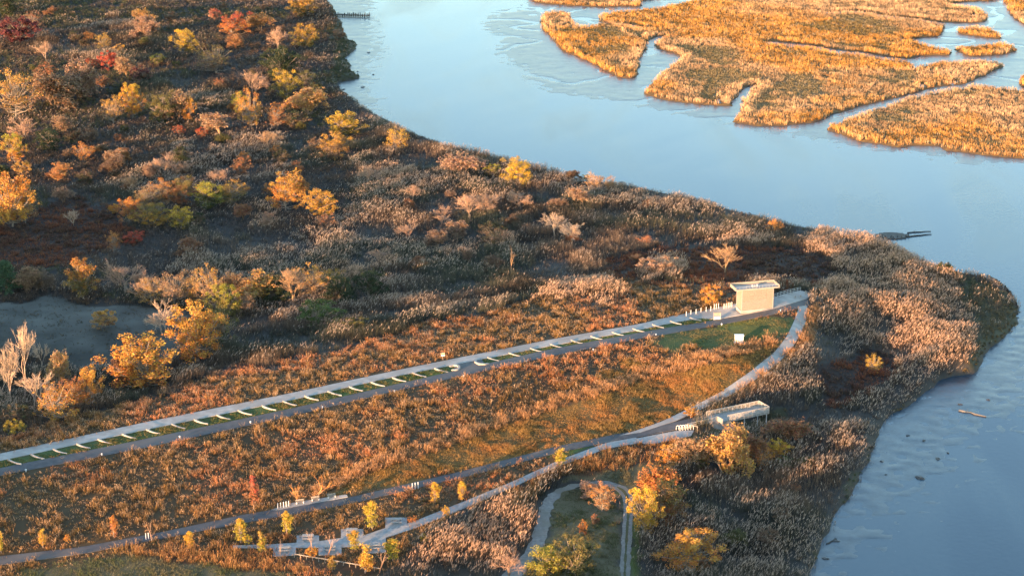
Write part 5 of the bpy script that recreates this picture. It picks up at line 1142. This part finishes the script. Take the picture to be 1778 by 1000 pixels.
# meadow of goldenrod and dry stems
for code, dens in (('meadow', 1.0), ('rust', 1.0), ('litcrest', 1.0), ('dark', .8)):
    P, k = clear(*pick(code, dens)); rp = 4 if code == 'litcrest' else 2; P = np.repeat(P, rp, 0); k = np.repeat(k, rp); P[:, :2] += RNG.normal(size=(len(P), 2)) * .6
    n = len(P); X0, Y0 = P[:, 0], P[:, 1]; a = fbm(X0, Y0, 14, 121); b = fbm(X0, Y0, 1.6, 123, 2); c = fbm(X0, Y0, 30, 127)
    q = RNG.random(n) < .5 + .8 * sst(b, .3, .6); P, k, a, b, c = P[q], k[q], a[q], b[q], c[q]; n = len(P)
    P[:, 2] = height(P[:, 0], P[:, 1])
    Ht = .30 + .72 * sst(b, .35, .72) * (.5 + .8 * RNG.random(n))
    g = sst(a, .42, .6); r_ = RNG.random(n)
    low = lerp((.07, .042, .02), (.055, .05, .02), g); tip = lerp((.48, .19, .08), (.29, .155, .06), g); tip = tip * (.62 + .6 * sst(c, .3, .6))[:, None]
    tip = np.where((r_ < .22)[:, None], np.array((.58, .36, .21)), tip); tip = np.where(((r_ > .92))[:, None], np.array((.40, .20, .04)), tip)
    if code == 'rust': tip = lerp((.42, .17, .06), (.40, .24, .10), r_); Ht = Ht * 1.25 + .3
    if code == 'litcrest': tip = lerp((.60, .33, .17), (.52, .25, .10), r_); Ht = Ht * .9 + .45  # pale tips carry the sunlit strip in their colour
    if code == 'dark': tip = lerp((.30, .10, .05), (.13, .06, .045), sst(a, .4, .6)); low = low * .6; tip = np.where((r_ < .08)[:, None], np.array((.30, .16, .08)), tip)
    T, i = tufts('meadow_grass', P, Ht, 6, .16, .42, .06 * k, low, tip, .6)
    hd = RNG.random(len(T)) < .28 * np.clip(.3 + sst(c, .35, .6), 0, 1)[i]; Tq = T[hd]; m = len(Tq)
    hc = tip[i[hd]] * .6 + np.array((.40, .29, .19)) * .45
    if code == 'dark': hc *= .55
    cards('meadow_grass', Tq, (.07 + .06 * RNG.random(m)) * k[i[hd]], hc * (.7 + .5 * RNG.random(m))[:, None], .3)
# finer orange and olive grass on the lower slope, lawns, verges, mown field
for code, dens, rep, hh, lo, c_a, c_b, c_c in (
    ('fine', 1.0, 7, .36, (.12, .075, .03), (.47, .21, .07), (.36, .21, .065), (.50, .29, .12)),
    ('lawn', .9, 5, .16, (.09, .09, .035), (.15, .17, .05), (.28, .20, .09), (.22, .20, .08)),
    ('verge', 1.0, 6, .2, (.06, .07, .025), (.10, .135, .04), (.20, .165, .06), (.42, .25, .09)),
    ('field', .9, 5, .26, (.07, .085, .045), (.20, .165, .085), (.12, .13, .05), (.27, .22, .13)),
    ('lot', .35, 1, .25, (.06, .055, .04), (.13, .105, .07), (.09, .075, .05), (.22, .15, .07))):
    P, k = clear(*pick(code, dens)); P = np.repeat(P, rep, 0); k = np.repeat(k, rep); P[:, :2] += RNG.normal(size=(len(P), 2)) * .55
    if code in ('verge', 'field'):
        ok = np.ones(len(P), bool)
        for poly in ROADS:
            W_ = at(*np.array(poly, float).T)[:, :2]; ok &= sdist(P[:, 0], P[:, 1], W_) < -.12
        P, k = P[ok], k[ok]
    n = len(P); P[:, 2] = height(P[:, 0], P[:, 1]); a = fbm(P[:, 0], P[:, 1], 7, 131); b = fbm(P[:, 0], P[:, 1], 3, 133, 2); r_ = RNG.random(n)
    tip = lerp(c_a, c_b, sst(a, .32, .56)); tip = np.where((r_ < .2)[:, None], np.array(c_c), tip)
    tufts('short_grass', P, hh * (.5 + 1.1 * sst(b, .3, .7)), 5, .16, .5, (.06 if hh < .2 else .07) * k, np.tile(lo, (n, 1)), tip, .5)
# salt marsh across the river
n0 = 120000
x2 = RNG.uniform(-20, 260, n0); y2 = RNG.uniform(545, 890, n0); q = np.zeros(n0, bool)
px2, py2, d2 = proj(np.stack([x2, y2, np.full(n0, .7)], -1))
vis = (px2 < 1900) & (py2 > -45); x2, y2, d2 = x2[vis], y2[vis], d2[vis]
z2, sd2, md2 = land_z(x2, y2); k2 = (md2 > .35) & (RNG.random(len(x2)) < .9); x2, y2, z2, md2, d2 = x2[k2], y2[k2], z2[k2], md2[k2], d2[k2]
a = fbm(x2, y2, 22, 141); b = fbm(x2, y2, 6, 143); c = fbm(x2, y2, 45, 147); r_ = RNG.random(len(x2))
edge = 1 - sst(md2, 2.5, 7)
short = sst(a + .5 * (b - .5), .55, .70) * (1 - edge) * .75
Ht = (.55 + .65 * b) * (1 - .62 * short) + .3 * edge * b
tip = lerp((.64, .31, .08), (.66, .40, .21), sst(c + .4 * (a - .5), .4, .62)); tip = tip * (.72 + .56 * sst(b, .25, .7))[:, None]; tip = tip * (1 - short)[:, None] + np.array((.13, .125, .05)) * short[:, None]
tip = np.where((r_ < .15)[:, None], np.array((.50, .36, .20)), tip)
low = tip * .55
tufts('marsh_grass', np.stack([x2, y2, z2], -1), Ht, 7, .42, .22, .14 * np.sqrt(d2 / 700), low, tip, .5)

LABEL = {'reeds': 'grey brown reeds with pale plumes', 'undergrowth': 'low leafless brush among the reeds', 'meadow_grass': 'dry rust brown meadow plants', 'short_grass': 'short grass and turf', 'marsh_grass': 'golden salt marsh grass'}
for key, (vs, cs) in V_ALL.items():
    V = np.concatenate(vs); C = np.concatenate(cs); print(key, len(V) // 4)
    me = mesh_np(key, V, np.arange(len(V)).reshape(-1, 4)); set_col(me, 'col', np.clip(C, 0, 1))
    tag(link(key, me, M['blade']), LABEL[key], None, None, 'stuff')

# ------------------------------------------------------------------ light
EL, AZ = R(4.8), (0.62, 0.78)          # light travels along AZ over the ground
tosun = Vector((-AZ[0] * math.cos(EL), -AZ[1] * math.cos(EL), math.sin(EL)))
sun = bpy.data.lights.new('sun', 'SUN'); sun.energy = 2.95; sun.angle = R(.55); sun.color = (1.0, .58, .30)
so = bpy.data.objects.new('sun', sun); COL.objects.link(so); so.rotation_euler = tosun.to_track_quat('Z', 'Y').to_euler()
w = bpy.data.worlds.new('World'); scene.world = w; w.use_nodes = True; nt = w.node_tree
bg = nt.nodes['Background']; sk = nt.nodes.new('ShaderNodeTexSky'); sk.sky_type = 'NISHITA'; sk.sun_disc = False
sk.sun_elevation = EL; sk.sun_rotation = math.atan2(tosun.x, tosun.y); sk.altitude = 100; sk.air_density = 1.0; sk.dust_density = .3; sk.ozone_density = 1.6
nt.links.new(sk.outputs[0], bg.inputs[0]); bg.inputs[1].default_value = .15
scene.view_settings.view_transform = 'Standard'; scene.view_settings.look = 'None'; scene.view_settings.exposure = 2.72; scene.view_settings.gamma = 1
scene.cycles.max_bounces = 5; scene.cycles.diffuse_bounces = 2; scene.cycles.glossy_bounces = 2; scene.cycles.transparent_max_bounces = 4
scene.cycles.use_adaptive_sampling = True; scene.cycles.adaptive_threshold = .02
